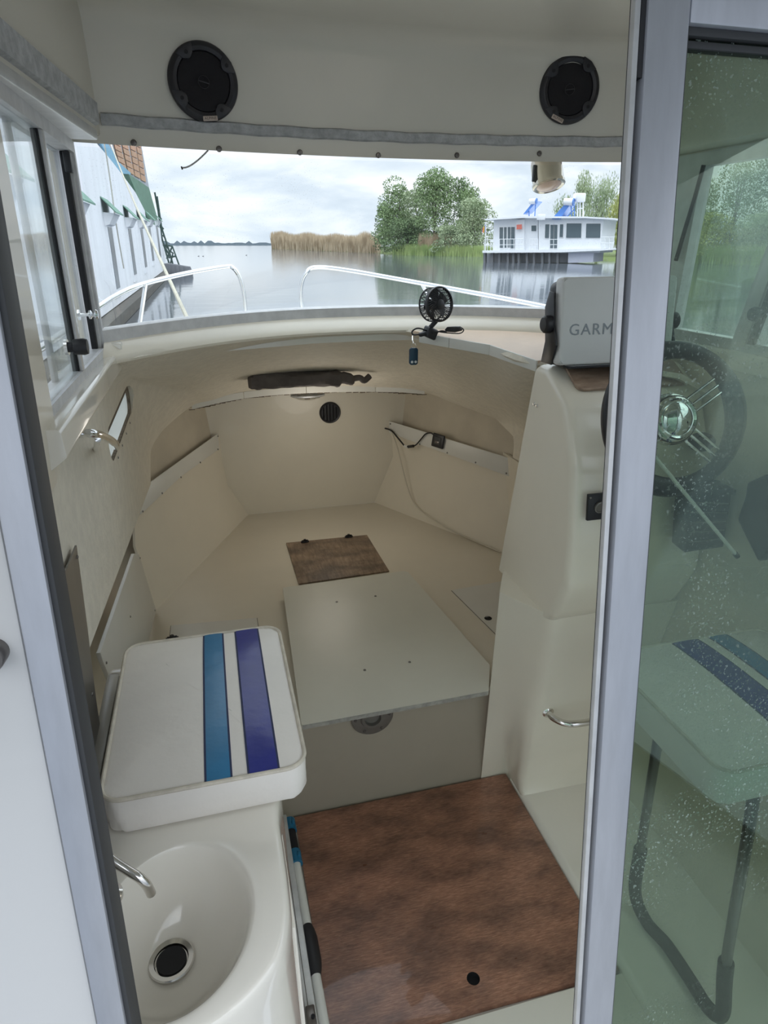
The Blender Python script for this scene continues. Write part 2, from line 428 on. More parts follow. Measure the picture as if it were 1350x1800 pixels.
obj('roof_side', boxmm((1.300, 0.69, 2.190), (1.44, 1.93, 2.52), 0.012), ROOF, WALL_R)
# moulded sill under the left window
sec = [(-0.305, 1.684), (-0.242, 1.684), (-0.238, 1.6815), (-0.2355, 1.677), (-0.2335, 1.642), (-0.2345, 1.637), (-0.239, 1.633), (-0.268, 1.612), (-0.305, 1.606)]
obj('window_sill', prism([V((x, 1.085, z)) for x, z in sec], (0, 0.83, 0), 0.0015), GELW, WALL_L)
obj('sill_block', boxmm((-0.262, 1.875, 1.676), (-0.222, 1.935, 1.712), 0.006), GELW, WALL_L)
obj('window_sill', boxmm((1.355, 0.7, 1.635), (1.42, 1.905, 1.688), 0.008), GELW, WALL_R)
# pillar aft of the left window
pil = [V((-0.255, 0.55, 2.20)), V((-0.255, 1.172, 2.20)), V((-0.255, 1.165, 1.98)), V((-0.255, 1.158, 1.68)), V((-0.262, 1.12, 1.585)), V((-0.262, 0.55, 1.56))]
obj('window_pillar', prism(pil, (-0.05, 0, 0), 0.006), GEL, WALL_L)

# front header over the windscreen, curved, running into the ceiling
def hdr_rows():
    cols = [(-0.28) + i * 1.60 / 24 for i in range(25)]
    prof = [(0.0, 2.174), (0.002, 2.20), (-0.004, 2.26), (-0.012, 2.33), (-0.022, 2.39)]
    for k in range(1, 7):
        a = k / 6 * PI / 2
        prof.append((-0.022 - 0.07 * (1 - math.cos(a)), 2.39 + 0.07 * math.sin(a)))
    return [[V((x, head_y(x) + dy, z)) for x in cols] for dy, z in prof]
HR = hdr_rows()
HDR = obj('wall_front', sheet(HR, (0, 0.03, 0.02)), ROOF, **S)
cols = [-0.28 + i * 1.60 / 24 for i in range(25)]
crow = []
for k in range(9):
    f = k / 8
    crow.append([V((x, (head_y(x) - 0.092) * (1 - f) + 0.70 * f, 2.46 + 0.05 * math.sin(f * PI / 2) - 0.03 * abs((x - XC) / 0.75) ** 4 * f)) for x in cols])
CEIL = obj('ceiling', sheet(crow, (0, 0, 0.04)), ROOF, **S)
# grey carpet trims
def along_head(x, z, dy): return V((x, head_y(x) + dy, z))
trim_rows = []
for z, d in ((2.213, -0.002), (2.216, -0.010), (2.236, -0.011), (2.240, -0.004)):
    trim_rows.append([along_head(-0.195 + i * 1.49 / 40, z + 0.0012 * math.sin(i * 1.7), d) for i in range(41)])
obj('trim_1', sheet(trim_rows, (0, 0.008, 0)), TRIMG, **S)
tr = [[V((rsx(y), y, z + 0.006 * (1.9 - y) * 0)) + V((dx, 0, 0)) for y in [0.70 + i * 1.16 / 20 for i in range(21)]] for z, dx in ((2.206, 0.0), (2.209, 0.010), (2.252, 0.011), (2.257, 0.002))]
obj('trim_2', sheet(tr, (-0.006, 0, 0)), TRIMG, **S)
obj('trim_3', prism([V((-0.30, 0.72, 2.176)), V((rsx(0.72) + 0.004, 0.72, 2.176)), V((rsx(1.2) + 0.004, 1.2, 2.176)), V((rsx(1.86) + 0.002, 1.86, 2.176)), V((-0.30, 1.86, 2.176))], (0, 0, 0.022), 0.004), ALUL, **S)
for (u, v) in ((235, 251), (385, 262), (527, 268), (665, 273), (803, 273), (948, 270)):
    p = at(u, v, y=1.95); p = at(u, v, y=head_y(p.x) - 0.001)
    screw(p, (0, -1, 0), 0.0075, HDR, LEGM)

# windscreen: curved pane, bottom trim
bx = [-0.262 + i * 1.63 / 40 for i in range(41)]
def base_pt(x, z, dy=0): return V((x, base_y(x) + dy, z))
W1 = thing('window_1', None, None, (XC, 2.2, 1.745), kind='structure')
rows = []
for k in range(5):
    f = k / 4
    rows.append([base_pt(x, 1.742).lerp(V((x * 1.0, head_y(x) + 0.03, 2.17)), f) + V((0, 0.01, 0)) for x in bx])
obj('pane', sheet(rows, (0, 0.004, 0)), GL_CLEAR, W1)
rows = [[base_pt(x, z, d) for x in bx] for z, d in ((1.712, -0.004), (1.714, -0.014), (1.744, -0.012), (1.748, 0.0))]
obj('frame', sheet(rows, (0, 0.03, 0)), ALUD, W1)
# cream sill under the windscreen
def edge_y(x): return base_y(x) - 0.085 - 0.03 * max(0, (x - 0.3))
rows = [[base_pt(x, 1.716, 0.02) for x in bx], [base_pt(x, 1.714, -0.016) for x in bx], [V((x, base_y(x) - 0.03, 1.708)) for x in bx],
        [V((x, edge_y(x) + 0.012, 1.684)) for x in bx], [V((x, edge_y(x) + 0.003, 1.672)) for x in bx], [V((x, edge_y(x) + 0.006, 1.664)) for x in bx]]
obj('windscreen_sill', sheet(rows, (0, 0.02, 0.0)), GEL, kind='structure')

# ---- liner under the foredeck, running into the cabin walls
P1 = at(790, 600, y=2.12); P2 = at(862, 614, y=1.98); P3 = at(941, 642, y=1.77)
LA = [V((-0.30, 0.60, 1.25)), V((-0.30, 0.66, 1.44)), V((-0.30, 0.70, 1.60)), V((-0.30, 1.50, 1.615)), V((-0.29, 1.86, 1.64)),
      at(222, 626, y=1.96), at(300, 614, y=2.04), at(430, 600, y=2.13), at(540, 590, y=2.20), at(650, 583, y=2.26), at(728, 580, y=2.27), P1, P2, P3, V((1.37, 1.55, 1.55)), V((1.37, 1.55, 1.06))]
for i_, x_ in zip(range(5, 11), (-0.215, -0.07, 0.13, 0.31, 0.50, 0.67)): LA[i_] = V((x_, edge_y(x_) + 0.006, 1.668))
LF = [V((-0.30, 2.84, 0.99)), at(265, 818, y=2.92), at(266, 790, y=3.0), at(278, 768, y=3.08), at(293, 750, y=3.16),
      at(335, 716, y=3.40), at(375, 705, y=3.44), at(430, 691, y=3.48), at(540, 681, y=3.50), at(650, 682, y=3.50), at(745, 690, y=3.42), at(800, 710, y=3.27), at(850, 728, y=3.10), at(895, 746, y=2.95), at(903, 775, x=1.375), V((1.38, 2.79, 0.99))]
la = catmull(LA, 4); lf = catmull(LF, 4)
rows = []
for k in range(13):
    f = k / 12
    r = []
    for i, (a, b) in enumerate(zip(la, lf)):
        p = a.lerp(b, f); p.x = max(-0.30, min(1.385, p.x))
        if p.x < -0.10: p.x += (-0.30 - p.x) * max(0, min(1, (3.0 - p.y) / 0.5)) * (1 - max(0, min(1, (p.z - 1.50) / 0.12)))
        s = i / (len(la) - 1)
        if 0.3 < s < 0.9: p.z += 0.035 * math.sin(f * PI) * min(1, (s - 0.3) * 8, (0.9 - s) * 8)
        r.append(p)
    rows.append(r)
LINER = obj('wall_liner', sheet(rows, lambda p: V((-0.012 if p.x < XC else 0.012, 0.006, 0.012))), TEX, **S)
# oval portlight cut through the liner on the left
pa, pb = at(226, 703, x=-0.30), at(196, 780, x=-0.30)
d = (pa - pb).normalized(); up = V((0, -d.z, d.y)); hh = 0.050
def stadium(x, grow=0.0, n=10):
    out = []
    r = hh + grow
    for c, sgn in ((pa, 1), (pb, -1)):
        for i in range(n + 1):
            a = -PI / 2 + PI * i / n
            out.append(V((x, c.y, c.z)) + (d * math.cos(a) + up * math.sin(a)) * r * sgn)
    return out
def drill(target, cut):
    bmesh.ops.recalc_face_normals(cut, faces=cut.faces)
    cme = bpy.data.meshes.new('cut'); cut.to_mesh(cme); cut.free()
    co_ = bpy.data.objects.new('cut', cme); COL.objects.link(co_)
    md = target.modifiers.new('b', 'BOOLEAN'); md.object = co_; md.solver = 'EXACT'; md.operation = 'DIFFERENCE'
    bpy.context.view_layer.update()
    dg = bpy.context.evaluated_depsgraph_get()
    newme = bpy.data.meshes.new_from_object(target.evaluated_get(dg)); target.modifiers.clear(); target.data = newme
    bpy.data.objects.remove(co_)
drill(LINER, prism(stadium(-0.40), (0.2, 0, 0)))
W4 = thing('window_4', None, None, tuple((pa + pb) / 2), kind='structure')
obj('cut_edge', holed(stadium(-0.3005, 0.004), [[q_ + V((0, -0.015, -0.004)) for q_ in stadium(-0.3005, -0.008)]], (-0.009, 0, 0)), DIRT, W4)
obj('pane', prism(stadium(-0.3125, 0.01), (-0.004, 0, 0)), SOFT, W4)
for t_ in (0.12, 0.35, 0.6, 0.85):
    screw(V((-0.298, 0, 0)) + V((0, pb.y, pb.z)).lerp(V((0, pa.y, pa.z)), t_) - up * 0.064, (1, 0, 0), 0.004, W4, SATIN)

# ---- forward cabin: front wall and hull sides
obj('wall_front', boxmm((-0.55, 3.77, 0.30), (1.70, 3.80, 1.32)), GEL, **S)
A_, B_, T_ = V((0.147, 3.77, 0.43)), V((-0.34, 2.72, 0.43)), at(385, 765, y=3.77)
C_, D_, U_ = V((0.917, 3.77, 0.43)), V((1.405, 2.89, 0.43)), at(683, 742, y=3.77)
nL = (B_ - A_).cross(T_ - A_).normalized(); nR = (D_ - C_).cross(U_ - C_).normalized()
if nL.x < 0: nL = -nL
if nR.x > 0: nR = -nR
pl = lambda u, v, lift=0.0: at(u, v, q=A_ + nL * lift, n=nL)
pr = lambda u, v, lift=0.0: at(u, v, q=C_ + nR * lift, n=nR)
def side(tops, Aq, Bq, K1, nn):
    n_ = len(tops); rows = [list(tops), [], [], [Aq.lerp(Bq, i / (n_ - 1)) + V((0, 0, -0.02)) for i in range(n_)]]
    T0 = tops[0]
    base_mid = T0.lerp(Aq, (T0.z - K1.z) / (T0.z - Aq.z)); dK = K1 - base_mid
    for i in range(n_):
        a, b = tops[i], rows[3][i]; w = (1 - i / (n_ - 1)) ** 1.0
        h = (T0.z - K1.z) / (T0.z - Aq.z)
        rows[1].append(a.lerp(b, h * 0.5) + dK * w * 0.62); rows[2].append(a.lerp(b, h) + dK * w)
    return sheet(rows, nn * -0.012)
SIDE_L = obj('wall_left', side([pl(386, 764), pl(325, 806), pl(265, 849), pl(236, 900), pl(238, 960)], A_, B_, at(400, 850, y=3.765), nL), GEL, **S)
SIDE_R = obj('wall_right', side([pr(682, 741), pr(790, 773), pr(880, 800), pr(915, 812), pr(935, 850)], C_, D_, at(691, 800, y=3.765), nR), GEL, **S)
obj('wall_right', boxmm((1.445, 1.88, 0.41), (1.46, 3.1, 0.94)), GEL, **S)
# outer skin of the hull seen in the shelves
def side_x(y): return -0.34 + max(0, y - 2.72) * 0.464
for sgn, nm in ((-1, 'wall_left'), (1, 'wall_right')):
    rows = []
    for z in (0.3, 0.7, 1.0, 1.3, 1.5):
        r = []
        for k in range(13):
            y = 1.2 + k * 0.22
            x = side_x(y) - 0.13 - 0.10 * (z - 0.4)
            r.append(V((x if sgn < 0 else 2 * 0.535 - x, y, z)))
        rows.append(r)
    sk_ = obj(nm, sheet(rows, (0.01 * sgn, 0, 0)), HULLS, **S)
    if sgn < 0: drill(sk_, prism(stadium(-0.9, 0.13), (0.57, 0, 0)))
# berth
OB = (XC, 1.84, 0.0)
BERTH = thing('berth_platform', 'cream moulded vee-shaped berth platform filling the forward cabin', 'berth', OB)
top = [V((-0.46, 1.84, 0.43)), V((1.50, 1.84, 0.43)), V((1.50, 2.75, 0.43)), V((0.99, 3.765, 0.43)), V((0.075, 3.765, 0.43)), V((-0.45, 2.62, 0.43))]
obj('berth_top', prism(top, (0, 0, -0.02), 0.003), GEL, BERTH)
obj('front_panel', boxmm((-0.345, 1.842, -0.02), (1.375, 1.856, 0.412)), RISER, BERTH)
# near side shelf front on the left
sp = [at(236, 973, x=-0.338), at(244, 973, x=-0.338), at(275, 1074, x=-0.338), at(259, 1138, x=-0.338), at(195, 1196, x=-0.338), at(181, 1161, x=-0.338), at(177, 1147, x=-0.338)]
SH = obj('shelf_front', prism(sp, (-0.012, 0, 0), 0.003), PANELW, label='white side shelf front below the oval portlight at left of the berth', category=None) if False else None
SHELF = thing('side_panel', 'pale grey-white shelf front panel between cushion and left hull side', 'panel', tuple(sp[2]))
obj('panel', prism(sp, (-0.012, 0, 0), 0.003), PANELW, SHELF)
for (u, v) in ((246, 981), (229, 1084), (272, 1073), (187, 1165)):
    screw(at(u, v, x=-0.337), (1, 0, 0), 0.004, SHELF, SATIN)
# strips with screws along the shelf edges
LS = thing('shelf_edge_strip', 'white screwed laminate strip edging the left forward shelf', 'strip', tuple(pl(318, 830)))
obj('strip', prism([pl(383, 762, .006), pl(386, 789, .006), pl(318, 838, .006), pl(248, 904, .006), pl(236, 900, .006), pl(265, 847, .006)], nL * -0.006, 0.0015), PANELW, LS)
for (u, v) in ((383, 767), (383, 790), (352, 813), (318, 839), (285, 867), (251, 899)):
    screw(pl(u, v, .0062), nL, 0.005, LS, SATIN)
RS = thing('shelf_edge_strip', 'white screwed laminate strip carrying the black socket on the right shelf', 'strip', tuple(pr(790, 780)))
obj('strip', prism([pr(684, 740, .006), pr(907, 809, .006), pr(901, 840, .006), pr(783, 797, .006), pr(737, 781, .006), pr(683, 760, .006)], nR * -0.006, 0.0015), PANELW, RS)
for (u, v) in ((686, 745), (738, 781), (786, 796), (836, 813), (902, 812), (890, 832)):
    screw(pr(u, v, .0062), nR, 0.005, RS, SATIN)

# white strips round the forward hatch arch
AR = thing('trim_4', None, None, tuple(at(540, 690, y=3.49)), kind='structure')
arch = [at(336, 708, y=3.38), at(428, 689, y=3.44), at(538, 680, y=3.47), at(660, 678, y=3.47), at(747, 682, y=3.39)]
for i in range(4):
    a, b = arch[i], arch[i + 1]; e = (b - a).normalized() * 0.0015
    mid = catmull([arch[max(0, i - 1)], a, b, arch[min(4, i + 2)]], 5)[5:11] if 0 < i < 3 else [a, (a + b) / 2 + V((0, 0, 0.004)), b]
    rows = [[p + V((0, 0, 0.0)) + (e if j == 0 else (-e if j == len(mid) - 1 else e * 0)) for j, p in enumerate(mid)], [p + V((0, 0.0, -0.034)) + (e if j == 0 else (-e if j == len(mid) - 1 else e * 0)) for j, p in enumerate(mid)]]
    obj('strip', sheet(rows, (0, 0.006, 0)), PANELW, AR)
rough = catmull([p + V((0, 0.01, -0.037)) for p in arch], 10)
bmr = B()
for i, p in enumerate(rough):
    add_box(bmr, p + V((0, 0, random.uniform(-.002, .002))), (0.03, 0.004, random.uniform(0.002, 0.008)))
obj('cut_edge', bmr, DIRT, AR, kind='stuff')

# dash shelf on the right with its edge strips
dashp = [V((0.69, 2.262, 1.672)), P1 + V((0, 0, 0.012)), P2 + V((0, 0, 0.012)), P3 + V((0, 0, 0.012)), V((1.365, 1.77, 1.645))]
dback = [V((x, edge_y(x) + 0.01, 1.674)) for x in (0.70, 0.80, 0.92, 1.1, 1.365)]
obj('dash_shelf', sheet([dashp, dback], (0, 0, -0.008)), DASH, kind='structure')
DS = thing('trim_5', None, None, tuple(P2), kind='structure')
q0 = at(738, 590, y=2.22)
seq = [q0, P1 + (P2 - P1) * 0.0 + V((0, 0, 0.006)), P2 + V((0, 0, 0.006)), P3 + V((0, 0, 0.006))]
seq[1] = at(790, 594, y=2.11); seq[2] = at(861, 606, y=1.97); seq[3] = at(944, 634, y=1.76); seq[0] = at(737, 585, y=2.22)
for a, b in zip(seq, seq[1:]):
    e = (b - a).normalized() * 0.001; nn = V((b.y - a.y, -(b.x - a.x), 0)).normalized()
    if nn.y > 0: nn = -nn
    obj('strip', prism([a + e + nn * .002, b - e + nn * .002, b - e + nn * .002 + V((0, 0, -0.032)), a + e + nn * .002 + V((0, 0, -0.032))], nn * -0.006, 0.001), PANELW, DS)
for a in seq[1:3]:
    pass

# ---- bulkhead at the cabin entrance (leans forward at the top)
LEAN = math.radians(7.3)
DN = V((0, math.cos(LEAN), -math.sin(LEAN)))            # plane normal
DU = V((0, math.sin(LEAN), math.cos(LEAN)))             # up in the plane
D0 = V((0, 0.65, 1.95))
RB = Matrix((V((1, 0, 0)), DN, DU)).transposed()
def dp(x, h, dn=0.0): return V((x, 0, 0)) + D0 + DU * h + DN * dn   # x, height along the lean from z=1.95
def dbox(x0, x1, h0, h1, d0, d1, bev=0.0):
    return box(dp((x0 + x1) / 2, (h0 + h1) / 2, (d0 + d1) / 2), (x1 - x0, d1 - d0, h1 - h0), RB, bev)
obj('wall_back', dbox(-0.62, -0.196, -1.75, 0.56, -0.012, 0.02, 0.004), mat('bulkhead_white', (0.66, 0.655, 0.645), 0.3, coat=0.3), **S)
kn = thing('bulkhead_latch', 'round metal latch ring on the white bulkhead at the left edge', 'latch', tuple(at(-4, 1135, q=D0, n=DN)))
pk = at(-4, 1135, q=D0, n=DN)
Rk = frame_from(-DN)
obj('ring', lathe([(0.0105, 0.0), (0.0135, 0.0), (0.0135, 0.020), (0.0125, 0.022), (0.0095, 0.022), (0.0090, 0.014), (0, 0.014)], pk - DN * 0.010, Rk, 28), LEGM, kn)
obj('button', lathe([(0.0065, 0), (0.0065, 0.006), (0.005, 0.008), (0, 0.008)], pk - DN * 0.024, Rk, 20), SATIN, kn)
T1 = obj('trim_6', dbox(-0.1935, -0.1650, -1.75, 0.50, -0.02, 0.03, 0.002), ALU, **S)
obj('seal', dbox(-0.1655, -0.1595, -1.75, 0.50, -0.014, 0.03, 0.001), RUB, T1)
obj('trim_7', dbox(-0.42, 1.6, 0.46, 0.60, -0.03, 0.06, 0.01), GELW, **S)
obj('added_shade_roof', boxmm((-0.50, -0.75, 2.50), (1.60, 0.72, 2.55), 0.01), ROOF, **S)  # unseen roof added behind the camera to shade door frame and basin
# sliding door
DOOR = thing('door_1', None, None, tuple(dp(0.75, -1.75)), kind='structure')
obj('stile', dbox(0.4415, 0.4895, -1.74, 0.34, 0.001, 0.030, 0.003), ALU, DOOR)
obj('stile', dbox(1.12, 1.17, -1.74, 0.34, 0.001, 0.030, 0.003), ALU, DOOR)
obj('groove', dbox(0.4350, 0.4420, -1.74, 0.34, 0.014, 0.022), RUB, DOOR)
obj('edge_profile', dbox(0.4290, 0.4355, -1.74, 0.34, 0.004, 0.012, 0.001), ALUL, DOOR)
obj('catch', dbox(0.4357, 0.4412, 0.155, 0.34, 0.004, 0.014), BLK, DOOR)
obj('rail', dbox(0.4895, 1.12, 0.204, 0.34, 0.001, 0.030, 0.003), ALU, DOOR)
obj('rail', dbox(0.4895, 1.12, -1.74, -1.66, 0.001, 0.030, 0.003), ALU, DOOR)
sb = B()
add_box(sb, dp(0.806, 0.200, 0.014), (0.628, 0.014, 0.008), RB, 0.001); add_box(sb, dp(0.806, 0.190, 0.017), (0.628, 0.012, 0.007), RB, 0.001)
add_box(sb, dp(0.4915, -0.72, 0.014), (0.005, 0.014, 1.85), RB, 0.001)
obj('seal', sb, RUB, DOOR)
obj('pane', dbox(0.491, 1.12, -1.66, 0.204, 0.014, 0.018), GL_DOOR, DOOR)

# ---- left sliding window
W2 = thing('window_2', None, None, (-0.265, 1.52, 1.685), kind='structure')
X0 = -0.262
def ybox(y0, y1, z0, z1, x0, x1, bev=0.002): return boxmm((x0, y0, z0), (x1, y1, z1), bev)
obj('frame', holed(yz(X0, [(1.158, 1.680), (1.888, 1.680), (1.888, 2.176), (1.158, 2.176)]), [yz(X0, [(1.172, 1.702), (1.868, 1.702), (1.868, 2.150), (1.172, 2.150)])], (-0.045, 0, 0)), ALUD, W2, smooth=False)
obj('track', ybox(1.17, 1.87, 1.694, 1.703, -0.300, -0.268), ALUL, W2)
obj('mullion', ybox(1.512, 1.534, 1.702, 2.150, -0.276, -0.262), ALUL, W2)
obj('seal', ybox(1.506, 1.5125, 1.702, 2.150, -0.282, -0.268), BLKM, W2)
obj('seal', ybox(1.838, 1.857, 1.702, 2.150, -0.290, -0.276), BLKM, W2)
obj('stile', ybox(1.857, 1.870, 1.702, 2.150, -0.290, -0.268), ALUD, W2)
obj('stile', ybox(1.385, 1.415, 1.702, 2.150, -0.300, -0.292), ALUL, W2)
obj('pane', ybox(1.172, 1.510, 1.700, 2.150, -0.275, -0.272, 0), GL_SIDE, W2)
obj('pane', ybox(1.415, 1.840, 1.700, 2.150, -0.295, -0.292, 0), GL_SIDE, W2)
p = at(128, 610, x=-0.255)
obj('latch_knob', lathe([(0.010, -0.012), (0.010, 0.0), (0.0145, 0.002), (0.016, 0.02), (0.014, 0.027), (0, 0.028)], p, frame_from((1, 0, 0)), 24), BLK, W2)
obj('latch_plate', lathe([(0.015, -0.014), (0.015, -0.008), (0.0, -0.008)], p, frame_from((1, 0, 0)), 20), STEEL, W2)
p = at(155, 553, x=-0.262)
obj('window_catch', add_lathe(lathe([(0.004, -0.02), (0.004, 0.0), (0.010, 0.002), (0.010, 0.006), (0.005, 0.009), (0.005, 0.014), (0.011, 0.017), (0.009, 0.021), (0, 0.022)], p, frame_from((1, 0, 0)), 20), [(0.012, -0.022), (0.012, -0.018), (0, -0.018)], p, frame_from((1, 0, 0)), 20), CHROME, W2)
p = at(118, 285, x=-0.275)
obj('window_clip', boxmm(p - V((0.006, 0.012, 0.022)), p + V((0.010, 0.012, 0.022)), 0.003), BLK, W2)

# ---- right side windows, seen through the door
W3 = thing('window_3', None, None, (1.37, 1.5, 1.685), kind='structure')
Xr = 1.362
obj('frame', holed(yz(Xr, [(0.79, 1.678), (1.895, 1.678), (1.895, 2.185), (0.79, 2.185)]), [yz(Xr, [(0.81, 1.712), (1.425, 1.712), (1.325, 2.150), (0.81, 2.150)]), yz(Xr, [(1.505, 1.716), (1.755, 1.716), (1.735, 2.150), (1.405, 2.150)])], (0.035, 0, 0)), ALUD, W3, smooth=False)
st = [V((Xr - 0.006, y, z)) for y, z in ((1.455, 1.70), (1.492, 1.70), (1.395, 2.16), (1.36, 2.16))]
obj('stile', prism(st, (0.012, 0, 0), 0.002), ALUL, W3)
st = [V((Xr - 0.006, y, z)) for y, z in ((1.425, 1.71), (1.447, 1.71), (1.347, 2.15), (1.325, 2.15))]
obj('seal', prism(st, (0.01, 0, 0), 0.001), BLKM, W3)
obj('pane', ybox(0.81, 1.43, 1.70, 2.16, 1.375, 1.378, 0), GL_CLEAR, W3)
obj('pane', ybox(1.40, 1.76, 1.70, 2.16, 1.385, 1.388, 0), GL_CLEAR, W3)
p = at(1336, 552, x=1.35)
obj('latch_knob', lathe([(0.010, -0.012), (0.010, 0.0), (0.016, 0.004), (0.018, 0.018), (0.015, 0.026), (0, 0.028)], p, frame_from((-1, 0, 0)), 24), BLK, W3)
wb = [at(1237, 290, x=1.352), at(1222, 345, x=1.352), at(1205, 400, x=1.352), at(1188, 458, x=1.352)]
obj('wiper_arm', tube(wb, 0.006, 8), BLK, W3)

# ---- outer hull and foredeck
def hw(y, base): 
    return base if y < 2.6 else base * math.sqrt(max(0.0004, 1 - ((y - 2.6) / 2.75) ** 2))
ys = [0.5, 1.0, 1.5, 2.0, 2.35, 2.6, 3.0, 3.4, 3.8, 4.2, 4.6, 4.9, 5.1, 5.25, 5.33]
for nm, sg in (('hull_side', -1), ('hull_side', 1)):
    rows = []
    for z, b in ((0.0, 0.98), (0.5, 1.06), (1.0, 1.06), (1.45, 0.98)):
        rows.append([V((XC + sg * hw(y, b), y, z if z < 1.4 else (1.58 - 0.085 * max(0, y - 2.4)))) for y in ys])
    sk_ = obj(nm, sheet(rows, (0.02 * sg, 0, 0)), GELW, kind='structure')
    if sg < 0: drill(sk_, prism(stadium(-0.9, 0.16), (0.57, 0, 0)))
rows = []
for y in ys[4:]:
    w = hw(y, 0.98)
    rows.append([V((XC + w * s, y, 1.655 - 0.085 * (y - 2.4) - 0.07 * abs(s) ** 2)) for s in (-1, -.8, -.5, -.2, 0, .2, .5, .8, 1)])
obj('foredeck', sheet(rows, (0, 0, -0.03)), GELW, kind='structure')
for sg in (-1, 1):
    a, b = XC + sg * 0.85, XC + sg * 0.98
    obj('side_deck', boxmm((min(a, b), 0.5, 1.56), (max(a, b), 2.36, 1.60), 0.004), GELW, kind='structure')
# ================================================================ OBJECTS IN THE CABIN
# floor board with finger hole
def p2(pts, z): return [V((a, b, z)) for a, b in pts]
hc = at(832, 1720, z=0.0)
FB = [(0.137, 1.052), (0.60, 1.046), (0.980, 1.040), (0.980, 1.828), (0.140, 1.828)]
bo = thing('floor_board', 'large varnished reddish brown plywood floor board with round finger hole', 'board', (0.56, 1.44, 0.0))
obj('board', holed(p2(FB, 0.0), [circ((hc.x, hc.y, 0), 0.019, (1, 0, 0), (0, 1, 0), 24)], (0, 0, -0.019)), PLY, bo, smooth=False)
obj('finger_hole', lathe([(0.0188, -0.0005), (0.0188, -0.019), (0, -0.019)], (hc.x, hc.y, 0), None, 24), BLKM, bo)

# folding table standing over the berth
TL = [at(497, 1033, z=.48), at(715, 1003, z=.48), V((0.912, 1.90, .48)), V((0.846, 1.757, .48)), at(530, 1275, z=.48)]
def round_poly(poly, r, n=5):
    out = []
    for i, p in enumerate(poly):
        a, c = poly[i - 1], poly[(i + 1) % len(poly)]
        u1 = (a - p).normalized(); u2 = (c - p).normalized()
        s, e = p + u1 * r[i], p + u2 * r[i]
        for k in range(n + 1):
            t = k / n
            out.append(s * (1 - t) ** 2 + p * 2 * t * (1 - t) + e * t * t)
    return out
TB = thing('cabin_table', 'pale grey-green laminate table top with four screws above the berth', 'table', (0.52, 2.2, 0.43))
obj('table_top', prism(round_poly(TL, [.012, .03, .004, .004, .008]), (0, 0, -0.017)), TABLE, TB, smooth=False)
e0, e1 = TL[4], TL[3]
obj('edge_band', prism([e0 + V((0.003, -.0008, -.001)), e1 + V((-.003, -.0008, -.001)), e1 + V((-.003, -.0008, -.0165)), e0 + V((0.003, -.0008, -.0165))], (0, -0.0012, 0)), EDGE, TB)
obj('leg', boxmm((0.232, 1.95, 0.4305), (0.80, 2.66, 0.4625)), BLKM, TB)  # black support block, widened to put dark shade into the gap under the table
for (u, v) in ((592, 1058), (660, 1048), (641, 1178), (720, 1164)):
    screw(at(u, v, z=.4802), (0, 0, 1), 0.0055, TB, SATIN)
# round mounting plate on the berth riser
MP = thing('table_base_plate', 'round steel mounting plate with screws beneath the table edge', 'plate', (0.41, 1.84, 0.30))
cpl = at(654, 1289, y=1.84) + V((0, 0, 0.078))
obj('plate', lathe([(0.078, 0.0), (0.078, 0.004), (0.074, 0.008), (0.045, 0.010), (0.040, 0.018), (0.030, 0.018), (0.028, 0.004), (0, 0.004)], cpl, frame_from((0, -1, 0)), 40), SATIN, MP)
for k in range(6):
    a = math.radians(-90 + 32 + 60 * k)
    screw(cpl + V((0.062 * math.cos(a), -0.0085, 0.062 * math.sin(a))), (0, -1, 0), 0.006, MP, LEGM)

# berth hatch lids
WH = thing('berth_hatch_lid', 'brown oak-look hatch lid with two black catches on berth', 'hatch lid', tuple(at(590, 980, z=.436)))
wp = [at(503, 954, z=.438), at(645, 940, z=.438), at(684, 1003, z=.438), at(525, 1026, z=.438)]
obj('lid', prism(wp, (0, 0, -0.007), 0.001), OAK, WH)
def catch(parent, c, ang=0.0, s=1.0):
    R = Matrix.Rotation(ang, 3, 'Z'); bmc = B()
    def P(x, y, z): return V(c) + R @ V((x * s, y * s, z * s))
    add_prism(bmc, [P(a, b, 0) for a, b in ((-.022, -.006), (-.012, -.010), (.012, -.010), (.022, -.006), (.022, .006), (.012, .010), (-.012, .010), (-.022, .006))], (0, 0, 0.007 * s), 0.001)
    add_lathe(bmc, [(0.007 * s, 0.006 * s), (0.0085 * s, 0.010 * s), (0.007 * s, 0.017 * s), (0, 0.018 * s)], P(0, 0, 0), None, 14)
    add_box(bmc, P(0, 0.0, 0.010), (0.034 * s, 0.006 * s, 0.006 * s), R, 0.001)
    for q_ in (-0.014, 0.014): add_lathe(bmc, [(0.003 * s, 0.0065 * s), (0.003 * s, 0.009 * s), (0, 0.009 * s)], P(q_, 0.0, 0), None, 8)
    return obj('catch', bmc, BLK, parent)
catch(WH, at(536, 953, z=.4385), 0.1); catch(WH, at(613, 944, z=.4385), 0.1)
LH = thing('berth_hatch_lid', 'cream hatch lid with black catch on berth behind the cushion', 'hatch lid', (-0.09, 2.4, .432))
lp = [V((-0.272, 2.575, .4335)), V((0.090, 2.545, .4335)), V((0.088, 2.12, .4335)), V((-0.280, 2.12, .4335))]
obj('lid', prism(lp, (0, 0, -0.003), 0.001), PANELW, LH); 
obj('lid_gap', prism([p + (p - V((-0.09, 2.35, .43))) * 0.012 + V((0, 0, -0.0028)) for p in lp], (0, 0, -0.0005)), SEAM, LH)
catch(LH, at(303, 1124, z=.4345), PI / 2 - 1.5, 1.15)
RH = thing('berth_hatch_lid', 'cream hatch lid with dark finger hole beside the helm console', 'hatch lid', (1.16, 2.3, .432))
rp = [V((1.003, 2.560, .4335)), V((1.305, 2.585, .4335)), V((1.345, 2.06, .4335)), V((1.068, 2.04, .4335))]
fh = at(858, 1087, z=.4335)
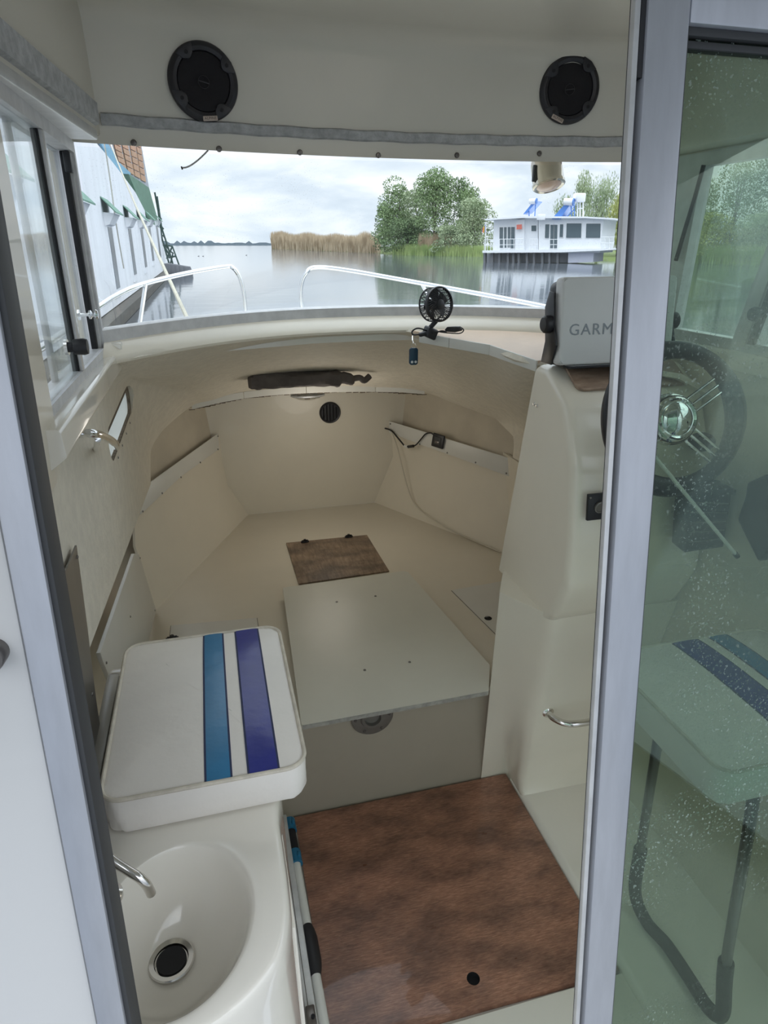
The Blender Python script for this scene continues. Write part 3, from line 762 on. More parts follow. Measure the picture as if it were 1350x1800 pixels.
obj('lid', holed(rp, [circ(fh, 0.016, (1, 0, 0), (0, 1, 0), 20, 0.014)], (0, 0, -0.003)), PANELW, RH, smooth=False)
obj('lid_gap', prism([p + (p - V((1.18, 2.3, .43))) * 0.012 + V((0, 0, -0.0028)) for p in rp], (0, 0, -0.0005)), SEAM, RH)
obj('finger_hole', lathe([(0.0165, 0), (0.0165, 0.0012), (0.0145, 0.0012), (0.0142, -0.002), (0, -0.002)], fh, None, 24), BLKM, RH)

# ---- galley cabinet with basin
GZ = 1.045
SC = V((-0.128, 0.705, GZ))
cor = [V((0.034, 0.735, GZ)), V((0.028, 0.665, GZ)), V((0.004, 0.609, GZ)), V((-0.059, 0.562, GZ)), V((-0.135, 0.545, GZ)), V((-0.275, 0.545, GZ)), V((-0.275, 0.70, GZ)), V((-0.275, 0.96, GZ)), V((-0.12, 0.96, GZ)), V((0.033, 0.96, GZ)), V((0.034, 0.85, GZ))]
cor = catmull(cor, 10, True)
def hit_outline(th):
    dx, dy = math.cos(th), math.sin(th); best = None
    for i in range(len(cor)):
        a, b = cor[i] - SC, cor[(i + 1) % len(cor)] - SC
        den = dx * (b.y - a.y) - dy * (b.x - a.x)
        if abs(den) < 1e-9: continue
        t = (a.x * (b.y - a.y) - a.y * (b.x - a.x)) / den
        s = (a.x * dy - a.y * dx) / den
        if t > 0 and -1e-6 <= s <= 1.000001 and (best is None or t < best): best = t
    return best
NS = 96; rows = []
def bowl_r(th):
    a, b, rot = 0.112, 0.136, math.radians(-12)
    c, s = math.cos(th - rot), math.sin(th - rot)
    return a * b / math.sqrt((b * c) ** 2 + (a * s) ** 2)
drain = at(302, 1692, z=GZ - 0.125)
dc = V((drain.x - SC.x, drain.y - SC.y))
prof = [(0.0, -0.125), (0.10, -0.125), (0.22, -0.1245), (0.38, -0.118), (0.55, -0.105), (0.70, -0.085), (0.80, -0.064), (0.88, -0.040), (0.94, -0.018), (0.975, -0.006), (1.0, -0.0015), (1.03, 0.0)]
for f, dz in prof:
    r = []
    for k in range(NS):
        th = 2 * PI * k / NS; R_ = bowl_r(th)
        off = dc * max(0, 1 - f)
        r.append(V((SC.x + off.x + R_ * max(f, 0.02) * math.cos(th), SC.y + off.y + R_ * max(f, 0.02) * math.sin(th), GZ + dz)))
    rows.append(r)
for f, dz, g in ((0.3, 0.0, 0), (0.6, 0.0, 0), (0.85, 0.0, 0), (0.95, -0.001, 0), (1.0, -0.005, 0.002), (1.0, -0.012, 0.004), (1.0, -0.022, 0.006), (1.0, -0.05, 0.006), (1.0, -0.3, 0.010), (1.0, -1.0, 0.022)):
    r = []
    for k in range(NS):
        th = 2 * PI * k / NS; a = bowl_r(th) * 1.03; b = max(hit_outline(th), a + 0.004); rr = a + (b - a) * f
        q = V((SC.x + rr * math.cos(th), SC.y + rr * math.sin(th), GZ + dz))
        if g:
            lean = max(0, math.cos(th)) if q.y < 0.95 else 0
            q.x += g * max(0.0, min(1, (q.x + 0.25) / 0.2)); q.y -= g * 0.5 * max(0, -math.sin(th)) if False else 0
        r.append(q)
    rows.append(r)
GC = thing('galley_cabinet', 'glossy white moulded galley cabinet with oval basin left of the entrance', 'cabinet', (-0.12, 0.9, 0.0))
bm_ = B()
vs = [[bm_.verts.new(p) for p in r] for r in rows]
for a, b in zip(vs, vs[1:]):
    for j in range(NS): bm_.faces.new((a[j], a[(j + 1) % NS], b[(j + 1) % NS], b[j]))
bm_.faces.new(vs[0][::-1])
obj('basin_top', bm_, GELW, GC)
DR = obj('drain', lathe([(0.034, -0.001), (0.035, 0.0065), (0.033, 0.008), (0.026, 0.0065), (0.0245, 0.002), (0, 0.002)], drain, None, 40), STEEL, GC)
obj('plug', lathe([(0.0225, 0.0), (0.0225, 0.006), (0.020, 0.005), (0.006, 0.004), (0, 0.004)], drain, None, 32), BLKM, DR)
# faucet
fp = [at(168, 1470, z=1.17), at(190, 1505, z=1.155), at(225, 1530, z=1.135), at(245, 1543, z=1.125), at(258, 1556, z=1.110), at(266, 1571, z=1.090)]
FA = thing('faucet', 'slim stainless spout tap over the basin', 'faucet', (fp[0].x - 0.02, fp[0].y, GZ))
obj('spout', tube(catmull(fp, 5), 0.0068, 14), STEEL, FA)
b0 = fp[0]
obj('riser', tube([V((b0.x, b0.y, GZ)), b0 + V((0, 0, -0.004)), b0], 0.0075, 14), STEEL, FA)
obj('base', lathe([(0.020, 0), (0.020, 0.008), (0.012, 0.012), (0.010, 0.03), (0, 0.03)], (b0.x, b0.y, GZ), None, 24), STEEL, FA)
# cabinet body forward of the basin, with tray
obj('side_face', prism([V((0.034, 0.80, 1.02)), V((0.036, 1.375, 1.02)), V((0.055, 1.375, 0.0)), V((0.055, 0.60, 0.0))], (-0.02, 0, 0), 0.002), GELW, GC)
obj('tray', boxmm((-0.29, 0.965, 0.955), (0.036, 1.37, 0.97)), TRAY, GC)
obj('tray_rim', boxmm((-0.295, 1.342, 0.90), (0.038, 1.378, 1.047), 0.010), GELW, GC)
obj('tray_rim', boxmm((0.002, 0.93, 0.90), (0.038, 1.37, 1.047), 0.010), GELW, GC)
obj('tray_rim', boxmm((-0.295, 0.93, 0.90), (-0.268, 1.36, 1.047), 0.006), TRAY, GC)
obj('tray_rim', boxmm((-0.29, 0.950, 0.90), (0.036, 0.985, 1.046), 0.008), GELW, GC)
obj('front_face', prism([V((-0.29, 1.372, 0.0)), V((0.070, 1.372, 0.0)), V((0.04, 1.372, 1.02)), V((-0.29, 1.372, 1.02))], (0, -0.015, 0)), GELW, GC)
# aluminium slide and door frame on the cabinet side, latches
def cf(y, z, out=0.0):
    f = z / 1.02
    return V((0.055 + (0.036 - 0.055) * f + out, y, z))
def strip3(a, b, w, th): # bar between two points on the cabinet side
    d_ = (b - a).normalized(); s_ = d_.cross(V((1, 0, 0.08))).normalized()
    return prism([a - s_ * w / 2, b - s_ * w / 2, b + s_ * w / 2, a + s_ * w / 2], (th, 0, 0), 0.001)
CD = obj('door', prism([cf(0.70, 0.98, .001), cf(1.30, 0.98, .001), cf(1.30, 0.06, .001), cf(0.70, 0.06, .001)], (0.006, 0, 0), 0.002), GELW, GC)
ch0, ch1 = at(497, 1432, z=0.10), at(551, 1812, z=0.10)
ch = obj('door_track', prism([ch0 + V((-0.016, 0, 0)), ch1 + V((-0.014, 0, 0)), ch1 + V((0.014, 0, 0)), ch0 + V((0.012, 0, 0))], (0, 0, -0.10), 0.003), ALUL, GC)
obj('groove', prism([ch0 + V((-0.007, 0, 0.0005)), ch1 + V((-0.006, 0, 0.0005)), ch1 + V((-0.004, 0, 0.0005)), ch0 + V((-0.005, 0, 0.0005))], (0, 0, -0.002)), SEAM, ch)
for (u, v, mm_) in ((513, 1640, SATIN), (547, 1788, LEGM)):
    pc_ = at(u, v, z=0.11)
    lt_ = obj('latch', box(pc_, (0.024, 0.050, 0.022), None, 0.004), mm_, ch)
    obj('latch_pin', lathe([(0.005, 0), (0.005, 0.008), (0, 0.008)], pc_ + V((0.004, -0.008, 0.010)), None, 12), BLKM, lt_)

# ---- cushions
def bulge(s): return 0.010 * (1 - min(1, s) ** 3)
def cushion(name, label, c, w, d, h, stripes, origin_z):
    c = V(c); root = thing(name, label, 'cushion', (c.x, c.y, c.z), group=None)
    out = rrect(w, d, 0.036, 8)
    prof = [(0.95, 0.0), (0.985, 0.003), (1.0, 0.012), (1.006, h * 0.5), (1.0, h - 0.004), (0.992, h - 0.001)]
    for s in (0.985, 0.95, 0.88, 0.75, 0.55, 0.3, 0.08): prof.append((s, h + bulge(s)))
    bm = B(); rs = []
    for s, z in prof:
        r = []
        for i, (x, y) in enumerate(out):
            wob = 0.0015 * math.sin(i * 1.9 + z * 60)
            r.append(bm.verts.new((c.x + x * s + wob, c.y + y * s + wob, c.z + z)))
        rs.append(r)
    n = len(out)
    for a, b in zip(rs, rs[1:]):
        for j in range(n): bm.faces.new((a[j], a[(j + 1) % n], b[(j + 1) % n], b[j]))
    bm.faces.new(rs[0][::-1]); bm.faces.new(rs[-1])
    cov = obj('cover', bm, VINYL, root)
    pts = [V((c.x + x * 0.998, c.y + y * 0.998, c.z + h + 0.0005)) for x, y in out]
    obj('piping', tube(pts, 0.0038, 8, True), PIPING, cov)
    for x0, x1, m in stripes:
        rows = []
        sr = []
        for k in range(25):
            y = -d / 2 * 0.988 + d * 0.988 * k / 24
            r = []; q = []
            for j in range(7):
                x = x0 + (x1 - x0) * j / 6 - c.x
                s = max(abs(x) / (w / 2), abs(y) / (d / 2))
                r.append(V((c.x + x, c.y + y, c.z + h + bulge(s) + 0.0016 + 0.0009 * math.sin(PI * j / 6))))
            for x in (x0 - 0.0035 - c.x, x1 + 0.0035 - c.x):
                s = max(abs(x) / (w / 2), abs(y) / (d / 2)); q.append(V((c.x + x, c.y + y, c.z + h + bulge(s) + 0.0010)))
            rows.append(r); sr.append(q)
        st_ = obj('stripe', sheet(rows, (0, 0, -0.003)), m, cov)
        obj('stitching', sheet(sr, (0, 0, -0.003)), STITCH, cov)
    return root
f = lambda u, v, z=1.128: at(u, v, z=z).x
cushion('seat_cushion', 'white vinyl cushion with light blue then dark blue stripe on the galley', (-0.073, 1.112, 1.047), 0.336, 0.462, 0.074,
        [(f(363, 1388), f(406, 1383), LBLUE), (f(440, 1373), f(491, 1366), DBLUE)], 1.047)
# ---- helm seat behind the tinted door
HS = thing('pilot_chair', 'dark tube-legged pilot chair frame standing behind the green tinted door', 'chair', (1.1, 0.95, 0.0))
cushion('seat_cushion', 'white vinyl cushion with blue stripes on tube legs behind tinted glass', (1.075, 0.947, 0.955), 0.46, 0.40, 0.085,
        [(1.035, 1.105, DBLUE), (1.14, 1.19, LBLUE)], 0.955)
obj('seat_board', boxmm((0.88, 0.77, 0.940), (1.28, 1.12, 0.955), 0.002), SATIN, HS)
for sgn in (0, 1):
    def q(x, y, z): return V((x + (0.36 if sgn else 0), y, z))
    path = [q(0.965, 1.06, 0.945), q(0.99, 1.08, 0.80), q(1.06, 1.14, 0.345), q(1.10, 1.17, 0.12), q(1.125, 1.13, 0.035), q(1.14, 1.05, 0.034), q(1.14, 0.95, 0.034), q(1.135, 0.87, 0.04), q(1.12, 0.82, 0.11), q(1.07, 0.81, 0.34), q(1.01, 0.80, 0.80), q(0.99, 0.80, 0.945)]
    cm = catmull(path, 6)
    L_ = obj('leg_frame', tube(cm, 0.0125, 14), LEGM, HS)
    lo = [p for p in cm if p.z < 0.36]
    obj('foam_sleeve', tube(lo, 0.0185, 14), FOAM, L_)

# ---- helm console
CO = thing('helm_console', 'cream moulded helm console rising between the berth and starboard side', 'console', (1.14, 1.7, 0.0))
pr_ = [(1.752, 1.632), (1.690, 1.632), (1.575, 1.562), (1.492, 1.400), (1.462, 1.200), (1.452, 1.05), (1.520, 0.905), (1.545, 0.882), (1.900, 0.882)]
bm_ = prism(yz(0.92, pr_), (0.445, 0, 0))
es = [e for e in bm_.edges if not (abs(e.verts[0].co.z - 0.882) < 1e-4 and abs(e.verts[1].co.z - 0.882) < 1e-4) and not (max(v.co.y for v in e.verts) > 1.85 and abs(e.verts[0].co.x - e.verts[1].co.x) < 0.01 and min(v.co.y for v in e.verts) < 1.8)]
bmesh.ops.recalc_face_normals(bm_, faces=bm_.faces)
bmesh.ops.bevel(bm_, geom=es, offset=0.030, segments=6, profile=0.5, affect='EDGES', clamp_overlap=True)
obj('pod', bm_, GELC, CO)
# pedestal base
def ring(z):
    f = z / 0.9
    ex, ey = 0.878 + (0.842 - 0.878) * f, 1.836 + (1.722 - 1.836) * f
    fx, fy = 0.985 + (0.935 - 0.985) * f, 1.735 + (1.535 - 1.735) * f
    f2 = min(1, f * 2.2); f2 = f2 * f2 * (3 - 2 * f2)
    gx, gy = 0.990 + ((ex + fx) / 2 - 0.990) * f2, 1.839 + ((ey + fy) / 2 - 1.839) * f2
    P = [V((ex, ey, z)), V((gx, gy, z)), V((fx + 0.004, fy, z)), V((1.368, fy - 0.01, z)), V((1.368, 2.05, z)), V((1.02, 2.05, z))]
    return round_poly(P, [0.004, 0.012 + 0.02 * f2, 0.035, 0.002, 0.002, 0.03], 6)
bm_ = B(); zs = [-0.02, 0.0, 0.02, 0.06, 0.2, 0.4, 0.6, 0.8, 0.9]
rr = []
for z in zs:
    r = ring(z); flare = 0.05 * max(0, 1 - max(z, 0) / 0.07) ** 2
    rr.append([bm_.verts.new(p + V((0, -flare if p.y < fy_ else 0, 0))) for p in r for fy_ in (1.80,)])
n = len(rr[0])
for a, b in zip(rr, rr[1:]):
    for j in range(n): bm_.faces.new((a[j], a[(j + 1) % n], b[(j + 1) % n], b[j]))
bm_.faces.new(rr[0][::-1]); bm_.faces.new(rr[-1])
obj('pedestal', bm_, GELC, CO)
for (u, v) in ((939, 710), (944, 713)):
    screw(at(u, v, x=0.9195), (-1, 0, 0), 0.005, CO, STEEL)
# veneer board on the sloping face
a_, b_ = V((0, 1.694, 1.634)), V((0, 1.590, 1.572))
dd = (b_ - a_).normalized(); nn = V((0, dd.z, -dd.y)); nn = nn if nn.z > 0 else -nn
bw = rrect(0.355, 0.112, 0.022, 5)
mid = (a_ + b_) / 2
obj('veneer_board', prism([V((1.145 + x, 0, 0)) + V((0, mid.y, mid.z)) + dd * (-y) + nn * 0.002 for x, y in bw], nn * 0.008, 0.001), OAK2, CO)
# grab handle on the pedestal
def face_y(z): return 1.735 - 0.2 * z / 0.9
g0 = at(962, 1250, y=1.640)
hz = g0.z
hp = [V((g0.x, face_y(hz) + 0.0, hz)), V((g0.x + 0.004, face_y(hz) - 0.03, hz - 0.002)), V((g0.x + 0.03, face_y(hz) - 0.062, hz - 0.004)), V((g0.x + 0.08, face_y(hz) - 0.075, hz - 0.005)), V((g0.x + 0.2, face_y(hz) - 0.078, hz - 0.005)), V((g0.x + 0.27, face_y(hz) - 0.07, hz - 0.004)), V((g0.x + 0.31, face_y(hz) - 0.04, hz)), V((g0.x + 0.32, face_y(hz), hz))]
GH = thing('grab_handle', 'polished steel grab handle low on the helm console', 'handle', tuple(hp[0]))
obj('bar', tube(catmull(hp, 6), 0.0115, 16), STEEL, GH)
for p in (hp[0], hp[-1]): obj('flange', lathe([(0.021, 0), (0.021, 0.004), (0.016, 0.008), (0.010, 0.010), (0, 0.010)], p + V((0, 0.001, 0)), frame_from((0, -1, 0)), 24), STEEL, GH)
# ignition / socket panel on the pod
SP = thing('ignition_panel', 'small black square switch panel on the console face beside the door', 'switch', (1.02, 1.46, 1.24))
ip = at(1046, 890, y=1.456)
RX = Matrix.Rotation(math.radians(-7), 3, 'X')
obj('plate', box(ip + V((0.006, -0.002, 0)), (0.064, 0.010, 0.074), RX, 0.002), BLK, SP)
obj('ring', lathe([(0.017, 0), (0.017, 0.005), (0.014, 0.006), (0.013, 0.003), (0, 0.003)], ip + V((0.010, -0.007, 0)), frame_from((0, -1, -.1)), 24), SATIN, SP)
for sx_ in (-.022, .034):
    for sz_ in (-.029, .029): screw(ip + V((sx_, -0.007, sz_)), (0, -1, 0), 0.0035, SP, SATIN)
# bracket plate and chart plotter
CP = thing('chart_plotter', 'grey covered chart plotter on a black bracket atop the console', 'plotter', (1.08, 1.66, 1.64))
obj('bracket_base', prism([V((1.09 + x, 1.660 + y, 1.6365)) for x, y in rrect(0.31, 0.105, 0.02, 5)], (0, 0, 0.006), 0.001), BLK, CP)
obj('base_cover', prism([V((1.09 + x, 1.660 + y, 1.6425)) for x, y in rrect(0.295, 0.092, 0.016, 5)], (0, 0, 0.0015)), GAR, CP)
for k in range(9):
    obj('hole', lathe([(0.0045, 0), (0.0045, 0.0008), (0, 0.0008)], V((0.965 + 0.031 * k, 1.627 + 0.02 * (k % 2), 1.644)), None, 10), BLKM, CP)
cc = (at(980, 495, y=1.62) + at(985, 640, y=1.60)) / 2
pw, ph = 0.335, 0.226
PC = V((cc.x + pw / 2 + 0.012, 1.625, cc.z + 0.002))
Rp = Matrix.Rotation(math.radians(-6), 3, 'X') @ Matrix.Rotation(math.radians(-3), 3, 'Z')
def PP(x, y, z): return PC + Rp @ V((x, y, z))
bm_ = prism([PP(x, 0.03, z) for x, z in rrect(pw, ph, 0.012, 4)], Rp @ V((0, -0.045, 0)), 0.007, 3)
CS = obj('cover', bm_, GAR, CP)
obj('rear_case', prism([PP(x, 0.03, z) for x, z in rrect(pw * 0.97, ph * 0.94, 0.02, 6)], Rp @ V((0, 0.045, 0)), 0.004), BLK, CP)
TM = Matrix.Translation(PP(-0.055, -0.0155, -0.022)) @ (Rp @ Matrix(((1, 0, 0), (0, 0, -1), (0, 1, 0)))).to_4x4()
text_mesh('lettering', 'GARMIN', 0.042, 0.0006, TM, GARL, CS, 0.0005, 1.04)
for s_ in (-1, 1):
    x_ = s_ * (pw / 2 + 0.006)
    arm = [PP(x_, 0.075, 0.07), PP(x_, 0.01, 0.045), PP(x_, -0.004, -0.01), PP(x_, -0.020, -0.075)]
    base_ = V((PC.x + x_ * 0.93, 1.655, 1.641)); base2 = V((PC.x + x_ * 0.93, 1.715, 1.641))
    obj('bracket_arm', prism([PP(x_, 0.012, 0.075), PP(x_, 0.005, -0.01), PP(x_, -0.012, -0.06), base_, base2, PP(x_, 0.055, -0.05), PP(x_, 0.065, 0.04), PP(x_, 0.040, 0.08)], V((0.006 * s_, 0, 0)), 0.0015), BLK, CP)
    obj('bracket_knob', lathe([(0.010, 0), (0.020, 0.004), (0.024, 0.010), (0.023, 0.024), (0.018, 0.029), (0, 0.030)], PP(x_, 0.024, -0.005), frame_from((s_, 0, 0)), 18), BLK, CP)

# ---- steering wheel
WC = at(1184, 737, y=1.33)
ax = V((-0.10, -1.0, 0.30)).normalized()
ux = V((1, 0, 0)); ux = (ux - ax * ux.dot(ax)).normalized(); uy = ax.cross(ux); uy = uy if uy.z > 0 else -uy
SW = thing('steering_wheel', 'black steering wheel with polished hub and triple wire spokes', 'steering wheel', tuple(WC))
WR = 0.166
def wpt(a, r, h=0.0): return WC + ux * (r * math.cos(a)) + uy * (r * math.sin(a)) + ax * h
ring_pts = [wpt(2 * PI * k / 72, WR) for k in range(72)]
radii = [0.0205 + 0.0045 * (0.5 + 0.5 * math.cos(3 * (2 * PI * k / 72) - 0.4)) for k in range(72)]
obj('rim', tube(ring_pts, 0.017, 16, True, radii), BLK, SW)
Rw = frame_from(ax)
HB = obj('hub', lathe([(0.060, -0.045), (0.064, -0.02), (0.062, 0.0), (0.056, 0.012), (0.048, 0.016), (0, 0.016)], WC, Rw, 40), STEEL, SW)
obj('hub_cap', lathe([(0.048, 0.012), (0.050, 0.018), (0.046, 0.023), (0.041, 0.020), (0.037, 0.024), (0.022, 0.033), (0, 0.036)], WC, Rw, 40), CHROME, HB)
for base_a in (32, 155, 212, -42, 90 + 190):
    if base_a == 280: continue
    for o_ in (-1, 0, 1):
        a = math.radians(base_a); off = uy * (0.019 * o_ * math.cos(a)) - ux * (0.019 * o_ * math.sin(a))
        obj('spoke', tube([wpt(a, 0.055, -0.004) + off, wpt(a, WR - 0.012, 0.0) + off], 0.0034, 8), CHROME, SW)
obj('column', tube([WC - ax * 0.04, WC - ax * 0.17], 0.030, 20), BLK, SW)

# things beyond the wheel
px_ = at(1232, 777, y=1.475)
OV = thing('horn_pad', 'black oval pad on console face seen through steering wheel spokes', 'gauge', tuple(px_))
obj('pad', lathe([(0.030, -0.006), (0.034, 0.0), (0.032, 0.010), (0.020, 0.014), (0.018, 0.011), (0, 0.011)], px_, frame_from((-0.2, -1, 0.5)), 30, 1.15, 0.8), BLK, OV)
bx_ = [at(1212, 862, y=1.36), at(1287, 868, y=1.36), at(1272, 962, y=1.37), at(1203, 972, y=1.37)]
BXT = thing('instrument_box', 'black ribbed box hanging below steering wheel behind tinted glass', 'box', tuple((bx_[2] + bx_[3]) / 2))
obj('body', prism(bx_, (0.01, 0.07, 0), 0.004), BLK, BXT)
for k in range(5):
    t_ = 0.18 + k * 0.16
    a, b = bx_[0].lerp(bx_[3], t_), bx_[1].lerp(bx_[2], t_)
    obj('rib', tube([a.lerp(b, .06) + V((0, -0.001, 0)), a.lerp(b, .94) + V((0, -0.001, 0))], 0.002, 6), SATIN, BXT)
obj('lid', prism([bx_[0] + V((-.008, -.004, .012)), bx_[1] + V((.008, -.004, .012)), bx_[1] + V((.008, -.004, -.004)), bx_[0] + V((-.008, -.004, -.004))], (0.01, 0.08, 0), 0.002), RUB, BXT)
TH = thing('throttle_control', 'black throttle lever housing on the right side wall', 'throttle', tuple(at(1350, 930, x=1.36)))
tp = [at(1340, 845, x=1.355), at(1375, 830, x=1.355), at(1400, 940, x=1.355), at(1360, 985, x=1.355), at(1322, 910, x=1.355), at(1337, 868, x=1.355)]
obj('housing', prism(tp, (-0.05, 0, 0), 0.008), BLK, TH)
tl = at(1372, 850, x=1.30)
obj('lever', tube([tl, tl + V((-0.02, -0.03, 0.12))], 0.009, 12), STEEL, TH)
obj('knob', lathe([(0.0, -0.02), (0.016, -0.012), (0.018, 0.004), (0.010, 0.016), (0, 0.018)], tl + V((-0.02, -0.03, 0.13)), None, 18), BLK, TH)
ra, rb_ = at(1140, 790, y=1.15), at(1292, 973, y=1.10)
RD = thing('reflection_rod', 'thin pale rod standing in for a line reflected in the tinted glass', 'rod', tuple(rb_))  # bright line reflected in the glass, built as a solid rod
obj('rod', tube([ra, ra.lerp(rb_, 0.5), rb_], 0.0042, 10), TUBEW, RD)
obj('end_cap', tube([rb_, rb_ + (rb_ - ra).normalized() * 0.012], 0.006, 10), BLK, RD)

# ---- pole lying between cabinet and board
q0, q1 = at(506, 1440, x=0.118), at(574, 1800, x=0.118)
def pole_pt(u, v, zz): return at(u, v, z=zz)
BP = thing('boat_hook', 'white boat pole with blue collars and black grip beside the plywood board', 'boat hook', (0.115, 1.5, 0.0))
A0, A1 = pole_pt(508, 1443, 0.06), pole_pt(572, 1812, 0.06)
def bpnt(v): 
    t = 0; 
    lo_, hi_ = 0.0, 1.4
    for _ in range(30):
        t = (lo_ + hi_) / 2; P = A0.lerp(A1, t); dd_ = P - CAM
        vv = 900 - FPX * dd_.dot(CU) / dd_.dot(CF)
        if vv < v: lo_ = t
        else: hi_ = t
    return A0.lerp(A1, t)
obj('tube', tube([bpnt(1438), bpnt(1840)], 0.0135, 14), TUBEW, BP)
obj('dark_section', tube([bpnt(1455), bpnt(1500)], 0.0165, 14), BLKM, BP)
for v0, v1 in ((1437, 1462), (1498, 1520)):
    c_ = obj('collar', tube([bpnt(v0), bpnt(v1)], 0.021, 18), TEAL, BP)
    obj('collar_tab', box((bpnt(v0) + bpnt(v1)) / 2 + V((0.012, 0, 0.010)), (0.012, 0.02, 0.026), None, 0.004), TEAL, c_)
    obj('collar_tab', box((bpnt(v0) + bpnt(v1)) / 2 + V((-0.020, 0, 0.0)), (0.020, 0.014, 0.022), None, 0.003), TEAL, c_)
g = [bpnt(v) for v in (1628, 1640, 1650, 1690, 1704, 1716)]
obj('grip', tube(g, 0.02, 14, False, [0.015, 0.021, 0.0235, 0.0235, 0.020, 0.015]), BLK, BP)

# stainless panel on the left wall
SPn = thing('stainless_panel', 'dark brushed steel splash panel on the left cabin wall', 'panel', tuple(at(150, 1250, x=-0.288)))
pp_ = [at(135, 958, x=-0.288), at(153, 1095, x=-0.288), at(169, 1228, x=-0.288), at(169, 1240, x=-0.288) + V((0, 0.0, -0.05)), V((-0.288, 0.60, 1.05)), V((-0.288, 0.60, 1.41))]
obj('sheet', prism(pp_, (-0.004, 0, 0), 0.001), SATIN, SPn)
for (u, v) in ((137, 975), (163, 1215)): screw(at(u, v, x=-0.287) + V((0, -0.01, 0)), (1, 0, 0), 0.004, SPn, LEGM)
# grab handle under the left window
h0 = at(150, 768, x=-0.285); 
hp = [V((-0.30, 1.42, 1.575)), V((-0.262, 1.44, 1.572)), V((-0.235, 1.50, 1.565)), at(172, 768, x=-0.232), at(193, 776, x=-0.230), at(204, 785, x=-0.240)]
LHn = thing('grab_handle', 'curved polished steel grab handle under the left window', 'handle', tuple(h0))
e_ = at(203, 779, x=-0.24)
path = [at(146, 762, x=-0.262), at(160, 762, x=-0.236), at(180, 766, x=-0.228), at(197, 775, x=-0.228), at(205, 783, x=-0.245), at(205, 786, x=-0.262)]
path = [path[0] + V((-0.03, -0.01, 0))] + path
obj('bar', tube(catmull(path, 7), 0.0085, 16), CHROME, LHn)
ft = at(168, 786, x=-0.29)
obj('foot', tube([at(172, 772, x=-0.232), at(168, 786, x=-0.262), at(168, 790, x=-0.30)], 0.006, 12), CHROME, LHn)

# ---- front wall fittings
VT = thing('wall_vent', 'round black louvred vent on the forward cabin wall', 'vent', tuple(at(580, 725, y=3.77)))
vc = at(580, 725, y=3.77); Rv = frame_from((0, -1, 0))
obj('ring', lathe([(0.064, 0), (0.064, 0.006), (0.058, 0.012), (0.053, 0.010), (0.052, 0.003), (0, 0.003)], vc, Rv, 40), BLK, VT)
for k in range(-2, 3):
    L = 2 * math.sqrt(0.05 ** 2 - (0.019 * k) ** 2)
    obj('louvre', box(vc + V((0.019 * k, -0.007, 0)), (0.004, 0.010, L), Matrix.Rotation(0.5, 3, 'Z'), 0.001), BLK, VT)
lc = at(541, 697, y=3.70)
CL = thing('ceiling_lamp', 'small clear oval lamp under the forward hatch strip', 'lamp', tuple(lc))
obj('bezel', lathe([(0.078, 0.012), (0.078, 0.004), (0.070, 0.0), (0, 0.0)], lc + V((0, 0, 0.0)), None, 32, 1.25, 0.7), ALUL, CL)
obj('lens', lathe([(0.060, 0.002), (0.056, -0.008), (0.035, -0.018), (0, -0.021)], lc, None, 32, 1.25, 0.7), CHROME, CL)
# cable grommet, wires and socket
g_ = pr(675, 752, 0.004)
GR = thing('cable_grommet', 'black cable hole with wire at the forward end of the right shelf strip', 'grommet', tuple(g_))
obj('ring', lathe([(0.022, 0), (0.022, 0.004), (0.017, 0.006), (0.015, 0.002), (0, 0.002)], g_, frame_from(nR), 24), BLKM, GR)
sk = pr(771, 775, 0.012)
tdir = (pr(907, 809) - pr(684, 740)).normalized(); ndir = nR; udir = ndir.cross(tdir); udir = udir if udir.z > 0 else -udir
Rs = Matrix((tdir, ndir, udir)).transposed()
SK = thing('power_socket', 'black square power socket on the right shelf strip', 'socket', tuple(sk))
obj('plate', box(sk + ndir * 0.004, (0.088, 0.012, 0.078), Rs, 0.006, 3), BLK, SK)
obj('socket_face', box(sk + ndir * 0.0105, (0.050, 0.006, 0.044), Rs, 0.003), RUB, SK)
obj('port', box(sk + ndir * 0.0142 - udir * 0.008, (0.030, 0.002, 0.014), Rs, 0.001), LEGM, SK)
W_ = thing('power_cable', 'black twin cable with inline plug hanging before the right shelf strip', 'cable', tuple(pr(722, 784, 0.02)))
obj('cable', tube(catmull([g_ + nR * 0.004, pr(688, 757, .022), pr(698, 768, .024), pr(711, 784, .024)], 6), 0.0048, 8), WIREB, W_)
obj('cable', tube(catmull([pr(722, 785, .024), pr(731, 782, .022), pr(740, 772, .018), pr(748, 763, .018), pr(757, 761, .020), pr(762, 764, .016)], 6), 0.0040, 8), WIREB, W_)
obj('plug', tube([pr(711, 784, .024), pr(718, 786, .024)], 0.008, 10), TUBEW, W_)
obj('plug', tube([pr(717, 785.5, .024), pr(727, 784, .024)], 0.0085, 10), BLK, W_)
LW = thing('white_cable', 'thin cream cable running down and aft along the right hull side', 'cable', tuple(pr(735, 885, 0.006)))
obj('cable', tube(catmull([pr(688, 758, .008), pr(698, 785, .008), pr(708, 825, .008), pr(716, 855, .008), pr(728, 884, .008), pr(752, 906, .008), pr(800, 935, .008), pr(880, 971, .008)], 6), 0.0042, 8), WIREW, LW)

